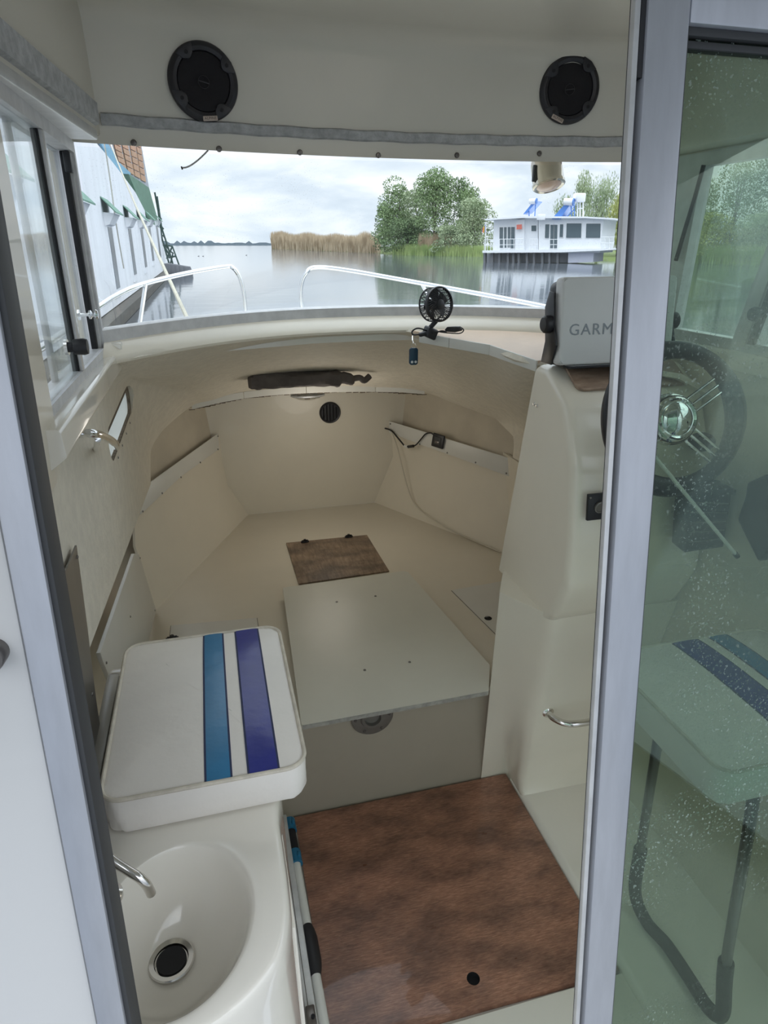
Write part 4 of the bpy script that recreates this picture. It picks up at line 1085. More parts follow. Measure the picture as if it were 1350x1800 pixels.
# rolled fabric in the hatch recess
FR = thing('fabric_roll', 'rumpled taupe fabric roll stuffed above the forward hatch strip', 'fabric', tuple(at(535, 668, y=3.14)))
a_, b_ = at(436, 670, y=3.14), at(622, 663, y=3.14)
rows = []
for k in range(41):
    t_ = k / 40; c_ = a_.lerp(b_, t_)
    if t_ > 0.9: c_ += V((0, 0, -0.012 * (t_ - 0.9) * 10))
    pts_ = []
    for j in range(16):
        an = 2 * PI * j / 16
        R1 = 1 + 0.10 * math.sin(3 * an + t_ * 9) + 0.06 * math.sin(5 * an - t_ * 31) + (0.10 * math.sin(t_ * 60 + an * 2) if (t_ < .12 or t_ > .82) else 0)
        e_ = 1.0 if 0.02 < t_ < 0.86 else (0.75 if t_ < 0.98 else 0.45)
        pts_.append(c_ + V((0, 0.045 * math.cos(an) * R1 * e_, (0.036 * math.copysign(abs(math.sin(an)) ** 0.6, math.sin(an))) * R1 * e_)))
    rows.append(pts_)
bm_ = B(); vs = [[bm_.verts.new(p) for p in r] for r in rows]
for a, b in zip(vs, vs[1:]):
    for j in range(16): bm_.faces.new((a[j], a[(j + 1) % 16], b[(j + 1) % 16], b[j]))
bm_.faces.new(vs[0][::-1]); bm_.faces.new(vs[-1])
obj('roll', bm_, FABR, FR)
tl_ = [b_ + V((-0.02, 0, -0.01)), at(632, 664, y=3.15), at(640, 669, y=3.15), at(650, 661, y=3.16)]
obj('loose_end', tube(catmull(tl_, 5), 0.015, 10, False, None), FABR, FR)

# ---- speakers on the header
def speaker(u, v, label, tilt, logo_a):
    p = at(u, v, y=1.9)
    for _ in range(3): p = at(u, v, y=head_y(p.x) - 0.014)
    root = thing('loudspeaker', label, 'speaker', tuple(p))
    yawn = (head_y(p.x + 0.01) - head_y(p.x - 0.01)) / 0.02
    axs = V((yawn, -1, -0.06)).normalized()
    xx = V((1, 0, 0)); xx = (xx - axs * xx.dot(axs)).normalized(); zz = xx.cross(axs); zz = zz if zz.z > 0 else -zz
    R = Matrix((xx, zz, axs)).transposed()
    if R.determinant() < 0: R = Matrix((xx, zz, axs)).transposed()
    def Q(x, y, h): return p + xx * x + zz * y + axs * h
    r = 0.085
    fr = obj('frame', lathe([(r, 0), (r, 0.006), (r - 0.004, 0.013), (r - 0.012, 0.016), (r - 0.020, 0.013), (r - 0.022, 0.006), (0, 0.004)], p, R, 56), SPKR, root)
    obj('grille', lathe([(0.064, 0.006), (0.062, 0.010), (0.045, 0.011), (0.030, 0.008), (0.018, 0.006), (0, 0.006)], p, R, 48), SPKG, root)
    obj('tweeter_ring', tube([Q(0.0135 * math.cos(a), 0.0135 * math.sin(a), 0.0085) for a in [2 * PI * k / 24 for k in range(24)]], 0.0007, 6, True), SPKR, root)
    obj('tweeter_bar', box(Q(0, 0, 0.0085), (0.027, 0.0025, 0.001), R @ Matrix.Rotation(math.radians(tilt), 3, 'Z'), 0), SPKR, root)
    for a0 in (45, 135, 225, 315):
        a = math.radians(a0 + tilt)
        c_ = []
        for da, rr_ in ((-17, r - 0.003), (0, r - 0.002), (17, r - 0.003), (13, 0.063), (4, 0.055), (-4, 0.055), (-13, 0.063)):
            aa = a + math.radians(da); c_.append(Q(rr_ * math.cos(aa), rr_ * math.sin(aa), 0.010))
        tb = obj('tab', prism(c_, axs * 0.0065, 0.0015), SPKR, root)
        obj('screw_hole', lathe([(0.0045, 0), (0.0045, 0.001), (0, 0.001)], Q(0.0685 * math.cos(a), 0.0685 * math.sin(a), 0.0175), R, 14), BLKM, tb)
    a = math.radians(logo_a); cx_, cy_ = 0.0775 * math.cos(a), 0.0775 * math.sin(a)
    Rl = R @ Matrix.Rotation(a + PI / 2, 3, 'Z')
    bd = obj('badge', box(Q(cx_, cy_, 0.018), (0.036, 0.011, 0.004), Rl, 0.0015), BADGE, root)
    text_mesh('lettering', 'ALPINE', 0.0085, 0.0003, Matrix.Translation(Q(cx_, cy_, 0.0203)) @ Rl.to_4x4(), BADGET, bd, 0.00015, 1.0)
speaker(357, 145, 'black round speaker on the header above the left part of windscreen', -12, -93 + 8)
speaker(1000, 158, 'black round speaker on the header beside the aluminium door post', 8, -112)

# ---- searchlight under the roof edge outside
sc_ = at(962, 303, y=2.20)
SL = thing('searchlight', 'bronze chrome searchlight hanging outside beneath the roof edge', 'light', tuple(sc_ + V((0, 0, 0.07))))
axl = V((0.05, -0.38, -1)).normalized(); Rl = frame_from(axl)
bd = obj('body', lathe([(0.0, -0.075), (0.030, -0.070), (0.046, -0.050), (0.050, -0.030), (0.0505, -0.010), (0.050, 0.030), (0.053, 0.034), (0.053, 0.044), (0.048, 0.048), (0.040, 0.044), (0, 0.044)], sc_, Rl, 40), BRASS, SL)
obj('lens', lathe([(0.040, 0.0445), (0.030, 0.052), (0.015, 0.056), (0, 0.057)], sc_, Rl, 32), LENS, bd)
obj('clip', box(sc_ + V((-0.052, -0.01, -0.005)), (0.010, 0.012, 0.05), None, 0.003), BLK, SL)
obj('bolt', lathe([(0.010, 0), (0.012, 0.006), (0.008, 0.014), (0, 0.014)], sc_ + V((0.062, -0.01, 0.045)), frame_from((0.3, -1, 0)), 14), LEGM, SL)
obj('bracket', boxmm((sc_.x - 0.06, sc_.y - 0.03, sc_.z + 0.055), (sc_.x + 0.07, sc_.y + 0.03, sc_.z + 0.068), 0.003), GELW, SL)
obj('roof_overhang', sheet([[V((x, head_y(x) + 0.02, 2.19)) for x in cols], [V((x, head_y(x) + 0.30, 2.225)) for x in cols]], (0, 0, 0.03)), GELW, kind='structure')

# ---- small fan clipped on the shelf edge
fcn = at(770, 535, y=2.14)
FN = thing('clip_fan', 'small black clip-on fan with round radial grille on dash edge', 'fan', tuple(at(752, 592, y=2.18)))
fax = V((-0.62, -0.80, 0.02)).normalized()
fax = V((0.36, -0.93, 0.10)).normalized()
fu = V((0, 0, 1)).cross(fax).normalized(); fv = fax.cross(fu)
Rf = Matrix((fu, fv, fax)).transposed()
def FP(r, a, h): return fcn + fu * (r * math.cos(a)) + fv * (r * math.sin(a)) + fax * h
FRd = 0.056
hs = obj('housing', lathe([(FRd - .004, 0.014), (FRd, 0.012), (FRd + 0.001, 0.006), (FRd, 0.0), (FRd - 0.004, 0.0), (FRd - .005, 0.012)], fcn, Rf, 44), BLK, FN)
obj('back_ring', tube([FP(FRd - 0.003, 2 * PI * k / 40, -0.032) for k in range(40)], 0.0028, 8, True), BLK, FN)
gb = B()
for k in range(38):
    a = 2 * PI * k / 38
    add_tube(gb, [FP(0.015, a, 0.012), FP(0.034, a + 0.12, 0.014), FP(FRd - 0.002, a + 0.34, 0.010)], 0.0012, 5)
for k in range(26):
    a = 2 * PI * k / 26
    add_tube(gb, [FP(FRd - 0.002, a, 0.0), FP(FRd - 0.002, a + 0.05, -0.032)], 0.0018, 5)
    add_tube(gb, [FP(FRd - 0.003, a, -0.033), FP(0.018, a, -0.036)], 0.0012, 5)
obj('grille', gb, BLK, FN, kind='stuff')
obj('hub', lathe([(0.018, -0.038), (0.018, 0.004), (0.016, 0.014), (0.010, 0.017), (0, 0.017)], fcn, Rf, 26), BLK, FN)
for k in range(5):
    a0 = 2 * PI * k / 5
    rows = [[FP(r_, a0 + t_ * 0.8 + r_ * 3, -0.006 - 0.014 * t_) for t_ in (0, .33, .66, 1)] for r_ in (0.017, 0.032, 0.049)]
    obj('blade', sheet(rows, fax * 0.0012), RUB, FN)
nk0 = fcn - fv * 0.052 - fax * 0.012 if fv.z > 0 else fcn + fv * 0.052 - fax * 0.012
cb = at(755, 584, y=2.165)
obj('neck', tube(catmull([nk0, nk0 * 0.5 + cb * 0.5 + V((-0.006, 0, 0)), cb + V((0, 0, 0.012))], 6), 0.008, 12, False), BLK, FN)
CLm = obj('clamp', box(cb + V((0.002, 0, -0.002)), (0.042, 0.036, 0.036), Matrix.Rotation(0.4, 3, 'Y') @ Matrix.Rotation(0.3, 3, 'Z'), 0.006, 3), BLK, FN)
obj('clamp_jaw', box(cb + V((-0.022, -0.004, -0.004)), (0.034, 0.018, 0.014), Matrix.Rotation(-0.2, 3, 'Y'), 0.004), BLK, CLm)
lp_ = [cb + V((-0.01, -0.01, 0.006)), at(735, 577, y=2.15), at(725, 582, y=2.15), at(726, 588, y=2.15), at(738, 588, y=2.14), cb + V((0.0, -0.015, -0.004)), at(775, 582, y=2.12), at(785, 583, y=2.12)]
obj('cable', tube(catmull(lp_, 6), 0.0026, 7), WIREB, FN)
obj('cable', tube(catmull([at(808, 574, y=2.10), at(815, 580, y=2.10), at(808, 586, y=2.10), at(785, 585, y=2.11), at(770, 583, y=2.12)], 6), 0.0020, 7), WIREB, FN)
obj('usb_plug', tube([at(783, 581, y=2.11), at(787, 579, y=2.11), at(800, 579, y=2.10), at(808, 578, y=2.10), at(812, 580, y=2.10)], 0.01, 12, False, [0.004, 0.0085, 0.010, 0.0085, 0.003]), BLK, FN)

# key fob hanging from the shelf edge
k0 = at(726, 594, y=2.19); kc = at(726, 626, y=2.19)
KF = thing('key_fob', 'small dark blue remote key fob hanging below the fan', 'key fob', tuple(kc))
obj('fob', prism([kc + V((x, 0, z)) for x, z in rrect(0.031, 0.058, 0.009, 5)], (0, -0.011, 0), 0.003), mat('navy_plastic', (0.01, 0.045, 0.085), 0.25), KF)
for s_ in (-1, 1): obj('button', lathe([(0.0045, 0), (0.0045, 0.001), (0, 0.0015)], kc + V((0.0065 * s_, -0.011, -0.018)), frame_from((0, -1, 0)), 14), ALUL, KF)
obj('ring', tube(circ(kc + V((0, -0.005, 0.036)), 0.0085, (1, 0, 0), (0, 0.3, 0.95), 20), 0.0011, 6, True), STEEL, KF)
obj('chain', tube([kc + V((0, -0.005, 0.043)), k0 + V((-.002, 0, -0.008)), k0 + V((0.004, 0.02, 0.004))], 0.0016, 6), STEEL, KF)

DL = thing('added_dome_lamp', 'added unseen white dome lamp on the wheelhouse ceiling above the frame', 'lamp', (0.60, 1.25, 2.46))  # lamp body added out of view for the wheelhouse fill light
obj('bezel', lathe([(0.075, 0.02), (0.075, 0.0), (0.065, -0.008), (0, -0.008)], (0.60, 1.25, 2.478), None, 32), GELW, DL)
# ================================================================ OUTSIDE
WATER_Z = 0.35
def water_material():
    m = bpy.data.materials.new('river_water'); m.use_nodes = True; t = m.node_tree; b = t.nodes['Principled BSDF']
    b.inputs['Base Color'].default_value = (0.12, 0.14, 0.165, 1); b.inputs['Roughness'].default_value = 0.07
    b.inputs['Specular IOR Level'].default_value = 0.9; b.inputs['IOR'].default_value = 1.33
    co = N(t, 'ShaderNodeTexCoord'); mpn = N(t, 'ShaderNodeMapping'); mpn.inputs['Scale'].default_value = (0.5, 1.0, 1)
    t.links.new(co.outputs['Object'], mpn.inputs[0])
    n = N(t, 'ShaderNodeTexNoise'); n.inputs['Scale'].default_value = 1.2; n.inputs['Detail'].default_value = 5
    t.links.new(mpn.outputs[0], n.inputs['Vector'])
    bb = N(t, 'ShaderNodeBump'); bb.inputs['Strength'].default_value = 0.12; bb.inputs['Distance'].default_value = 0.06
    t.links.new(n.outputs['Fac'], bb.inputs['Height']); t.links.new(bb.outputs[0], b.inputs['Normal'])
    return m
wm = water_material()
hy = [-2.55] + ys
hull_loop = [V((XC - hw(y, 1.05), y, WATER_Z)) for y in hy] + [V((XC + hw(y, 1.05), y, WATER_Z)) for y in hy[::-1]]
S_ = 2500
bm_ = holed([V((-S_, -S_, WATER_Z)), V((S_, -S_, WATER_Z)), V((S_, S_, WATER_Z)), V((-S_, S_, WATER_Z))], [hull_loop], (0, 0, -0.01))
obj('water', bm_, wm, kind='structure', smooth=False, origin=(0, 0, WATER_Z))
BANKM = mat('bank_grass', (0.16, 0.21, 0.06), 0.9, noise=0.4, nscale=0.3)
bank = [(478, 437.5), (560, 441), (660, 445), (700, 448), (760, 449.5), (840, 451), (960, 455), (1080, 459), (1200, 462), (1350, 466), (1520, 471)]
def bank_pt(u):
    for (u0, v0), (u1, v1) in zip(bank, bank[1:]):
        if u0 <= u <= u1: return at(u, v0 + (v1 - v0) * (u - u0) / (u1 - u0), z=WATER_Z)
    return at(u, bank[0][1] if u < bank[0][0] else bank[-1][1], z=WATER_Z)
def outw(p, f, dz=0.0): return V((p.x * f, p.y * f, p.z + dz))
us = [478 + i * 26 for i in range(41)]
rows = [[outw(bank_pt(u), 1.0, -0.1) for u in us], [outw(bank_pt(u), 1.01, 0.25) for u in us], [outw(bank_pt(u), 1.15, 0.6) for u in us], [outw(bank_pt(u), 1.6, 1.0) for u in us]]
obj('river_bank', sheet(rows, (0, 0, -0.3)), BANKM, kind='structure')
# far shore
rows = []
FARM = mat('far_shore', (0.17, 0.215, 0.25), 0.95)
bm_ = B()
fl = [at(150 + i * 6, 430.8, y=1500) for i in range(56)]
hgt = [3 + 3 * random.random() + (6 if random.random() < .2 else 0) for _ in fl]
rows = [[V((p.x, p.y, 0)) for p in fl], [V((p.x, p.y, p.z * 0 + 2.0 + h * 0.7)) for p, h in zip(fl, hgt)], [V((p.x, p.y + 40, 1.5 + h * 0.5)) for p, h in zip(fl, hgt)]]
obj('far_shore', sheet(rows, (0, 1, 0)), FARM, kind='structure')

def leaf_mat(name, c1, c2):
    m = bpy.data.materials.new(name); m.use_nodes = True; t = m.node_tree; b = t.nodes['Principled BSDF']
    b.inputs['Roughness'].default_value = 0.75
    co = N(t, 'ShaderNodeTexCoord'); n = N(t, 'ShaderNodeTexNoise'); n.inputs['Scale'].default_value = 0.45; n.inputs['Detail'].default_value = 6
    t.links.new(co.outputs['Object'], n.inputs['Vector'])
    r = ramp(t, [(0.38, c1), (0.62, c2)]); t.links.new(n.outputs['Fac'], r.inputs[0]); t.links.new(r.outputs[0], b.inputs['Base Color'])
    b.inputs['Subsurface Weight'].default_value = 0.0
    b.inputs['Transmission Weight'].default_value = 0.0
    return m
LEAF = [leaf_mat('leaf_green', (0.13, 0.20, 0.075), (0.27, 0.37, 0.17)), leaf_mat('leaf_pale_willow', (0.24, 0.31, 0.17), (0.42, 0.49, 0.30)),
        leaf_mat('leaf_yellow_green', (0.30, 0.34, 0.09), (0.50, 0.52, 0.17)), leaf_mat('leaf_dark', (0.08, 0.13, 0.05), (0.17, 0.25, 0.11))]
BARK = mat('bark', (0.12, 0.10, 0.08), 0.95)
def quick_mesh(name, verts, faces, m, parent, **tags):
    me = bpy.data.meshes.new(name); me.from_pydata(verts, [], faces); me.update()
    o = link_mesh(name, me, m, parent, None, False)
    return _tags(o, **tags)
def tree(u, vtop, wpx, kind, label, nleaf=4200, droop=0.0, fo=1.04, vb=None, sparse=1.0):
    base = outw(bank_pt(u), fo, 0.3)
    depth = (base - CAM).dot(CF)
    px = depth / FPX
    topz = at(u, vtop, y=base.y).z
    H = topz - base.z; W = wpx * px
    root = thing('riverside_tree', label, 'tree', tuple(base), group=None)
    nleaf = int(nleaf * 1.5)
    rnd = random.Random(int(u * 7 + vtop))
    blobs = []
    for _ in range(int(26 * sparse) + 3):
        h = rnd.uniform(0.06, 0.97) if not droop else rnd.uniform(0.25, 0.97)
        wr = (1 - abs(h - 0.38) * 1.25) * 0.5
        a = rnd.uniform(0, 2 * PI); q_ = rnd.uniform(0.2, 1) * wr * W * 0.85
        blobs.append((base.x + math.cos(a) * q_, base.y + math.sin(a) * q_ * 0.7, base.z + H * h, W * rnd.uniform(0.20, 0.34), H * rnd.uniform(0.09, 0.17)))
    blobs.append((base.x, base.y, base.z + H * 0.90, W * 0.14, H * 0.10))
    vs, fs = [], []
    ls = 3.3 * px
    for i in range(nleaf):
        bx0, by0, bz0, br, bh = blobs[rnd.randrange(len(blobs))]
        th, ph = rnd.uniform(0, 2 * PI), math.acos(rnd.uniform(-1, 1)); rr = rnd.uniform(0.55, 1.0) ** 0.5
        c = V((bx0 + br * rr * math.sin(ph) * math.cos(th), by0 + br * rr * math.sin(ph) * math.sin(th), bz0 + bh * rr * math.cos(ph)))
        if droop: c.z -= droop * H * rnd.random() ** 2
        if c.z < base.z: c.z = base.z + rnd.random() * 0.5
        a = V((rnd.gauss(0, 1), rnd.gauss(0, 1), rnd.gauss(0, 1))).normalized(); b = a.cross(V((rnd.gauss(0, 1), rnd.gauss(0, 1), rnd.gauss(0, 1)))).normalized()
        s1, s2 = ls * rnd.uniform(0.6, 1.3), ls * rnd.uniform(0.4, 0.8)
        if droop: a = (a * 0.3 + V((0, 0, -1))).normalized(); b = a.cross(V((rnd.gauss(0, 1), rnd.gauss(0, 1), 0))).normalized(); s1 *= 1.6; s2 *= 0.6
        k = len(vs)
        vs += [c - a * s1 / 2, c + b * s2 / 2, c + a * s1 / 2, c - b * s2 / 2]; fs.append((k, k + 1, k + 2, k + 3))
    quick_mesh('foliage', vs, fs, LEAF[kind], root)
    tb = B(); add_tube(tb, [base - V((0, 0, 0.5)), base + V((0, 0, H * 0.4)), base + V((W * .03, 0, H * 0.8))], 0.02 * H, 8, False, [0.022 * H, 0.015 * H, 0.004 * H])
    for i in range(6):
        t_ = blobs[i]; add_tube(tb, [base + V((0, 0, H * (0.2 + 0.06 * i))), V((t_[0], t_[1], t_[2]))], 0.006 * H, 5, False, [0.009 * H, 0.003 * H])
    obj('trunk', tb, BARK, root)
    return root
tree(700, 322, 88, 0, 'green round-crowned tree at the left end of the wood beside the reeds', 6000)
tree(762, 305, 92, 0, 'tallest green tree in the wood left of the houseboat', 7000)
tree(735, 335, 80, 1, 'pale green tree filling the gap between two left bank trees', 5000, fo=1.06)
tree(676, 362, 40, 3, 'small dark tree at the very edge of the reed bed', 2200, fo=1.02)
tree(822, 335, 60, 0, 'mid green tree between the slim dark tree and the willow', 3600, fo=1.08)
tree(806, 316, 52, 3, 'slim darker tree behind the wood left of the houseboat', 2600, fo=1.12)
tree(832, 354, 80, 1, 'pale willow standing right beside the left end of the houseboat', 5200, fo=1.02)
tree(715, 388, 90, 3, 'low dark bush on the bank under the leftmost green tree', 3400, fo=1.01)
tree(790, 398, 80, 1, 'low pale bush on bank between tall tree and willow', 3000, fo=1.01)
tree(985, 338, 56, 1, 'thin wispy tree behind the houseboat roof under the searchlight', 1300, 0.12, 1.12, sparse=.5)
tree(1010, 308, 50, 1, 'tall wispy pale tree behind the blue solar panel', 1900, 0.12, 1.10, sparse=.7)
tree(1048, 312, 66, 1, 'drooping birch-like tree behind the right part of houseboat', 3200, 0.18, 1.10)
tree(1083, 338, 62, 2, 'yellow-green tree just left of the aluminium door stile', 4200, 0.12, 1.08)
tree(1150, 312, 95, 0, 'green tree hidden mostly behind the aluminium door stile', 4200, fo=1.08)
tree(1215, 318, 85, 1, 'pale green tree at left in the tinted door glass', 4500, fo=1.08)
tree(1275, 285, 110, 0, 'broad green tree in middle of the tinted door glass', 6000, fo=1.06)
tree(1345, 262, 110, 3, 'dark green tree at the right edge seen in door glass', 6000, fo=1.06)
tree(1430, 255, 130, 0, 'green tree beyond the right edge of the door glass', 3000, fo=1.06)
tree(1240, 372, 120, 2, 'low yellow-green bush on the bank seen in door glass', 4200, fo=1.02)
tree(1330, 378, 120, 1, 'low pale bush on the bank at right in door glass', 4200, fo=1.02)

def reeds(name, label, u0, u1, hpx, n, m, wd=1.5, d0=1.0, d1=1.10, env=None):
    vs, fs = [], []; rnd = random.Random(int(u0))
    for i in range(n):
        u = rnd.uniform(u0, u1); p = outw(bank_pt(u), rnd.uniform(d0, d1), 0.0)
        px = (p - CAM).dot(CF) / FPX
        h = hpx * px * rnd.uniform(0.72, 1.08) * (env(u) if env else 1); w = wd * px * rnd.uniform(0.5, 1.1)
        ln = rnd.gauss(0, 0.06) * h
        a = rnd.uniform(0, PI); dx, dy = math.cos(a) * w / 2, math.sin(a) * w / 2
        k = len(vs)
        vs += [(p.x - dx, p.y - dy, p.z - 0.1), (p.x + dx, p.y + dy, p.z - 0.1), (p.x + dx * .7 + ln * .4, p.y, p.z + h * 0.6), (p.x - dx * .7 + ln * .4, p.y, p.z + h * 0.6), (p.x + ln, p.y, p.z + h)]
        fs += [(k, k + 1, k + 2, k + 3), (k + 3, k + 2, k + 4)]
    o = quick_mesh(name, vs, fs, m, None, label=label, cat='reeds', kind='stuff')
    return o
REEDM = leaf_mat('dry_reed', (0.36, 0.27, 0.17), (0.56, 0.45, 0.31)); REEDG = leaf_mat('green_reed', (0.26, 0.36, 0.12), (0.42, 0.52, 0.20))
reeds('reed_bed', 'pale dry reed bed on the water at the left of the trees', 478, 668, 31, 9000, REEDM, 1.6, 1.0, 1.08, lambda u: 0.88 + 0.25 * max(0, (u - 600) / 68) * abs(math.sin(u * 0.11)) + 0.06 * math.sin(u * 0.13))
reeds('reed_bed', 'dry reed clump on the bank beneath the tall green tree', 735, 792, 36, 900, REEDM, 1.5, 0.995, 1.01)
reeds('reed_bed', 'fresh green reeds fringing the bank left of the houseboat', 690, 860, 19, 2600, REEDG, 1.8, 0.985, 1.0)
reeds('reed_bed', 'fresh green reeds on the bank seen through the door glass', 1180, 1480, 34, 2600, REEDG, 2.0, 0.985, 1.02)

# ---- houseboat
HBL = at(846, 461, z=WATER_Z); HBR = at(1075, 464, z=WATER_Z)
ha = V((HBR.x - HBL.x, HBR.y - HBL.y, 0)).normalized(); hn = V((ha.y, -ha.x, 0))
if hn.dot(CAM - HBL) < 0: hn = -hn
hb = lambda u, v, lift=0.0: at(u, v, q=HBL + hn * lift, n=hn)
def Zm(u, v): return (820 + u / 4.82, 320 + v / 4.82)
def hz_(u, v, lift=0.0): a, b = Zm(u, v); return hb(a, b, lift)
WHT = mat('houseboat_white', (0.80, 0.82, 0.85), 0.6, noise=0.08, nscale=0.6)
WHT2 = mat('houseboat_rail_white', (0.85, 0.86, 0.88), 0.5)
HULLG = mat('houseboat_hull_lilac', (0.58, 0.60, 0.70), 0.6)
SOLB = mat('solar_blue', (0.10, 0.24, 0.62), 0.25)
DKM = mat('dark_float', (0.15, 0.155, 0.17), 0.8)
DKU = mat('deck_underside', (0.30, 0.31, 0.34), 0.8)
HBT = thing('houseboat', 'white one-storey houseboat with terrace rails moored at the wooded bank', 'houseboat', tuple((HBL + HBR) / 2))
def hpoly(pts, lift, th): return prism([hz_(u, v, lift) for u, v in pts], hn * -th)
obj('cabin_wall', hpoly([(232, 325), (605, 300), (605, 600), (222, 600)], 0, 5.0), WHT, HBT, smooth=False)
obj('cabin_wall', hpoly([(610, 305), (1162, 312), (1128, 600), (612, 600)], 0.3, 5.5), WHT, HBT, smooth=False)
obj('cabin_corner', hpoly([(420, 320), (490, 316), (490, 600), (410, 600)], 0.25, 0.25), WHT, HBT, smooth=False)
obj('roof', hpoly([(158, 312), (470, 288), (630, 290), (1000, 292), (1255, 306), (1255, 318), (1000, 306), (630, 306), (470, 304), (158, 324)], 0.9, 6.8), WHT2, HBT, smooth=False)
obj('deck', hpoly([(135, 580), (1255, 562), (1255, 574), (1130, 582), (790, 596), (135, 600)], 1.0, 6.5), WHT2, HBT, smooth=False)
obj('hull', hpoly([(862, 600), (1078, 598), (1072, 678), (860, 686)], 0.3, 4), HULLG, HBT, smooth=False)
obj('underside', hpoly([(160, 604), (860, 600), (860, 684), (160, 680)], -0.6, 4), DKU, HBT, smooth=False)
for u in (150, 215, 275, 348, 395, 440, 510, 570, 640, 700, 770): obj('float_post', hpoly([(u - 9, 598), (u + 11, 598), (u + 9, 688), (u - 7, 688)], 0.5, 0.4), DKM, HBT, smooth=False)
for u0, u1, v0, v1 in ((280, 312, 383, 566), (318, 342, 382, 565), (350, 374, 381, 564), (378, 410, 380, 570)):
    wf = obj('glazed_door', hpoly([(u0 - 4, v0 - 6), (u1 + 3, v0 - 6), (u1 + 1, v1), (u0 - 6, v1)], 0.05, 0.05), WHT2, HBT, smooth=False)
    obj('pane', hpoly([(u0, v0), (u1 - 2, v0), (u1 - 4, v1 - 8), (u0 - 2, v1 - 8)], 0.08, 0.03), GL_DARK, wf, smooth=False)
for u0, u1, v0, v1 in ((550, 590, 368, 416),): 
    wf = obj('window', hpoly([(u0 - 6, v0 - 5), (u1 + 6, v0 - 5), (u1 + 6, v1 + 5), (u0 - 6, v1 + 5)], 0.05, 0.05), WHT2, HBT, smooth=False)
    obj('pane', hpoly([(u0, v0), (u1, v0), (u1, v1), (u0, v1)], 0.08, 0.03), GL_DARK, wf, smooth=False)
for u0, u1, v0, v1 in ((668, 702, 358, 474), (712, 738, 362, 560), (744, 770, 362, 560), (792, 820, 358, 466), (848, 974, 350, 472), (1015, 1136, 352, 472)):
    wf = obj('window', hpoly([(u0 - 6, v0 - 5), (u1 + 6, v0 - 5), (u1 + 4, v1 + 5), (u0 - 8, v1 + 5)], 0.35, 0.05), WHT2, HBT, smooth=False)
    obj('pane', hpoly([(u0, v0), (u1, v0), (u1 - 4, v1), (u0 - 4, v1)], 0.40, 0.03), GL_DARK, wf, smooth=False)
obj('wall_sign', hpoly([(424, 362), (468, 358), (468, 398), (424, 402)], 0.55, 0.06), mat('red_sign', (0.62, 0.16, 0.12), 0.6), HBT, smooth=False)
def rail(us_, v0, v1, lift, n_):
    b = B(); a0, a1 = us_
    for v in (v0, (v0 + v1) / 2): add_tube(b, [hz_(a0, v, lift), hz_(a1, v - 0.01 * (a1 - a0), lift)], 0.025, 5)
    for k in range(n_ + 1):
        u = a0 + (a1 - a0) * k / n_; add_tube(b, [hz_(u, v0, lift), hz_(u, v1, lift)], 0.025, 5)
    return b
for (ua, ub, v0, v1, n_) in ((150, 230, 488, 582, 3), (280, 480, 484, 580, 5), (535, 606, 484, 580, 3), (700, 775, 486, 575, 2), (1135, 1250, 468, 566, 3)):
    obj('terrace_rail', rail((ua, ub), v0, v1, 0.9, n_), WHT2, HBT)
def solar(pts_panel, tank, lift, par):
    obj('panel', prism([hz_(u, v, lift) for u, v in pts_panel], hn * -1.6), SOLB, par, smooth=False)
    (u0, v0), (u1, v1), r = tank
    obj('tank', tube([hz_(u0, v0, lift), hz_(u1, v1, lift)], r, 14), WHT2, par)
    obj('tank_end', tube([hz_(u1 - 2, v1, lift), hz_(u1 + 6, v1, lift)], r * 1.08, 14), SOLB, par)
S1 = thing('solar_heater', 'left blue solar heater with white tank on houseboat roof', 'solar heater', tuple(hz_(530, 290, -1)))
solar([(478, 275), (560, 172), (600, 160), (510, 262)], ((535, 165), (590, 162), 0.24), 0.4, S1)
obj('stand', add_tube(tube([hz_(585, 190, 0.2), hz_(578, 290, 0.2)], 0.05, 5), [hz_(530, 240, 0.2), hz_(530, 290, 0.2)], 0.05, 5), SOLB, S1)
S2 = thing('solar_heater', 'larger right blue solar heater with white tank on houseboat roof', 'solar heater', tuple(hz_(830, 300, -1)))
solar([(722, 314), (830, 190), (888, 178), (790, 314)], ((828, 166), (905, 170), 0.30), 0.6, S2)
obj('stand', add_tube(add_tube(tube([hz_(915, 200, 0.2), hz_(915, 296, 0.2)], 0.05, 5), [hz_(885, 190, 0.2), hz_(893, 296, 0.2)], 0.05, 5), [hz_(915, 230, 0.2), hz_(850, 296, 0.2)], 0.05, 5), SOLB, S2)
WT = thing('water_tank', 'white water tank on a frame on the houseboat roof', 'tank', tuple(hz_(960, 296, -1)))
obj('tank', box(hz_(955, 133, 0), (0.9, 0.8, 0.72), None, 0.1), WHT2, WT)
for u in (940, 962, 988): obj('leg', tube([hz_(u, 160, 0), hz_(u, 298, 0)], 0.06, 6), WHT2, WT)
obj('brace', tube([hz_(940, 225, 0), hz_(988, 222, 0)], 0.05, 6), WHT2, WT)
AC = thing('air_conditioner', 'white air conditioner box at the houseboat roof edge', 'air conditioner', tuple(hz_(632, 322, 1)))
obj('case', box(hz_(632, 298, 1.0), (0.62, 0.5, 0.48), None, 0.05), WHT2, AC)
FLG = thing('flag', 'small blue yellow and red flag at left terrace of houseboat', 'flag', tuple(hz_(162, 590, 1)))
obj('pole', tube([hz_(160, 590, 1.0), hz_(164, 340, 1.0)], 0.04, 6), WHT2, FLG)
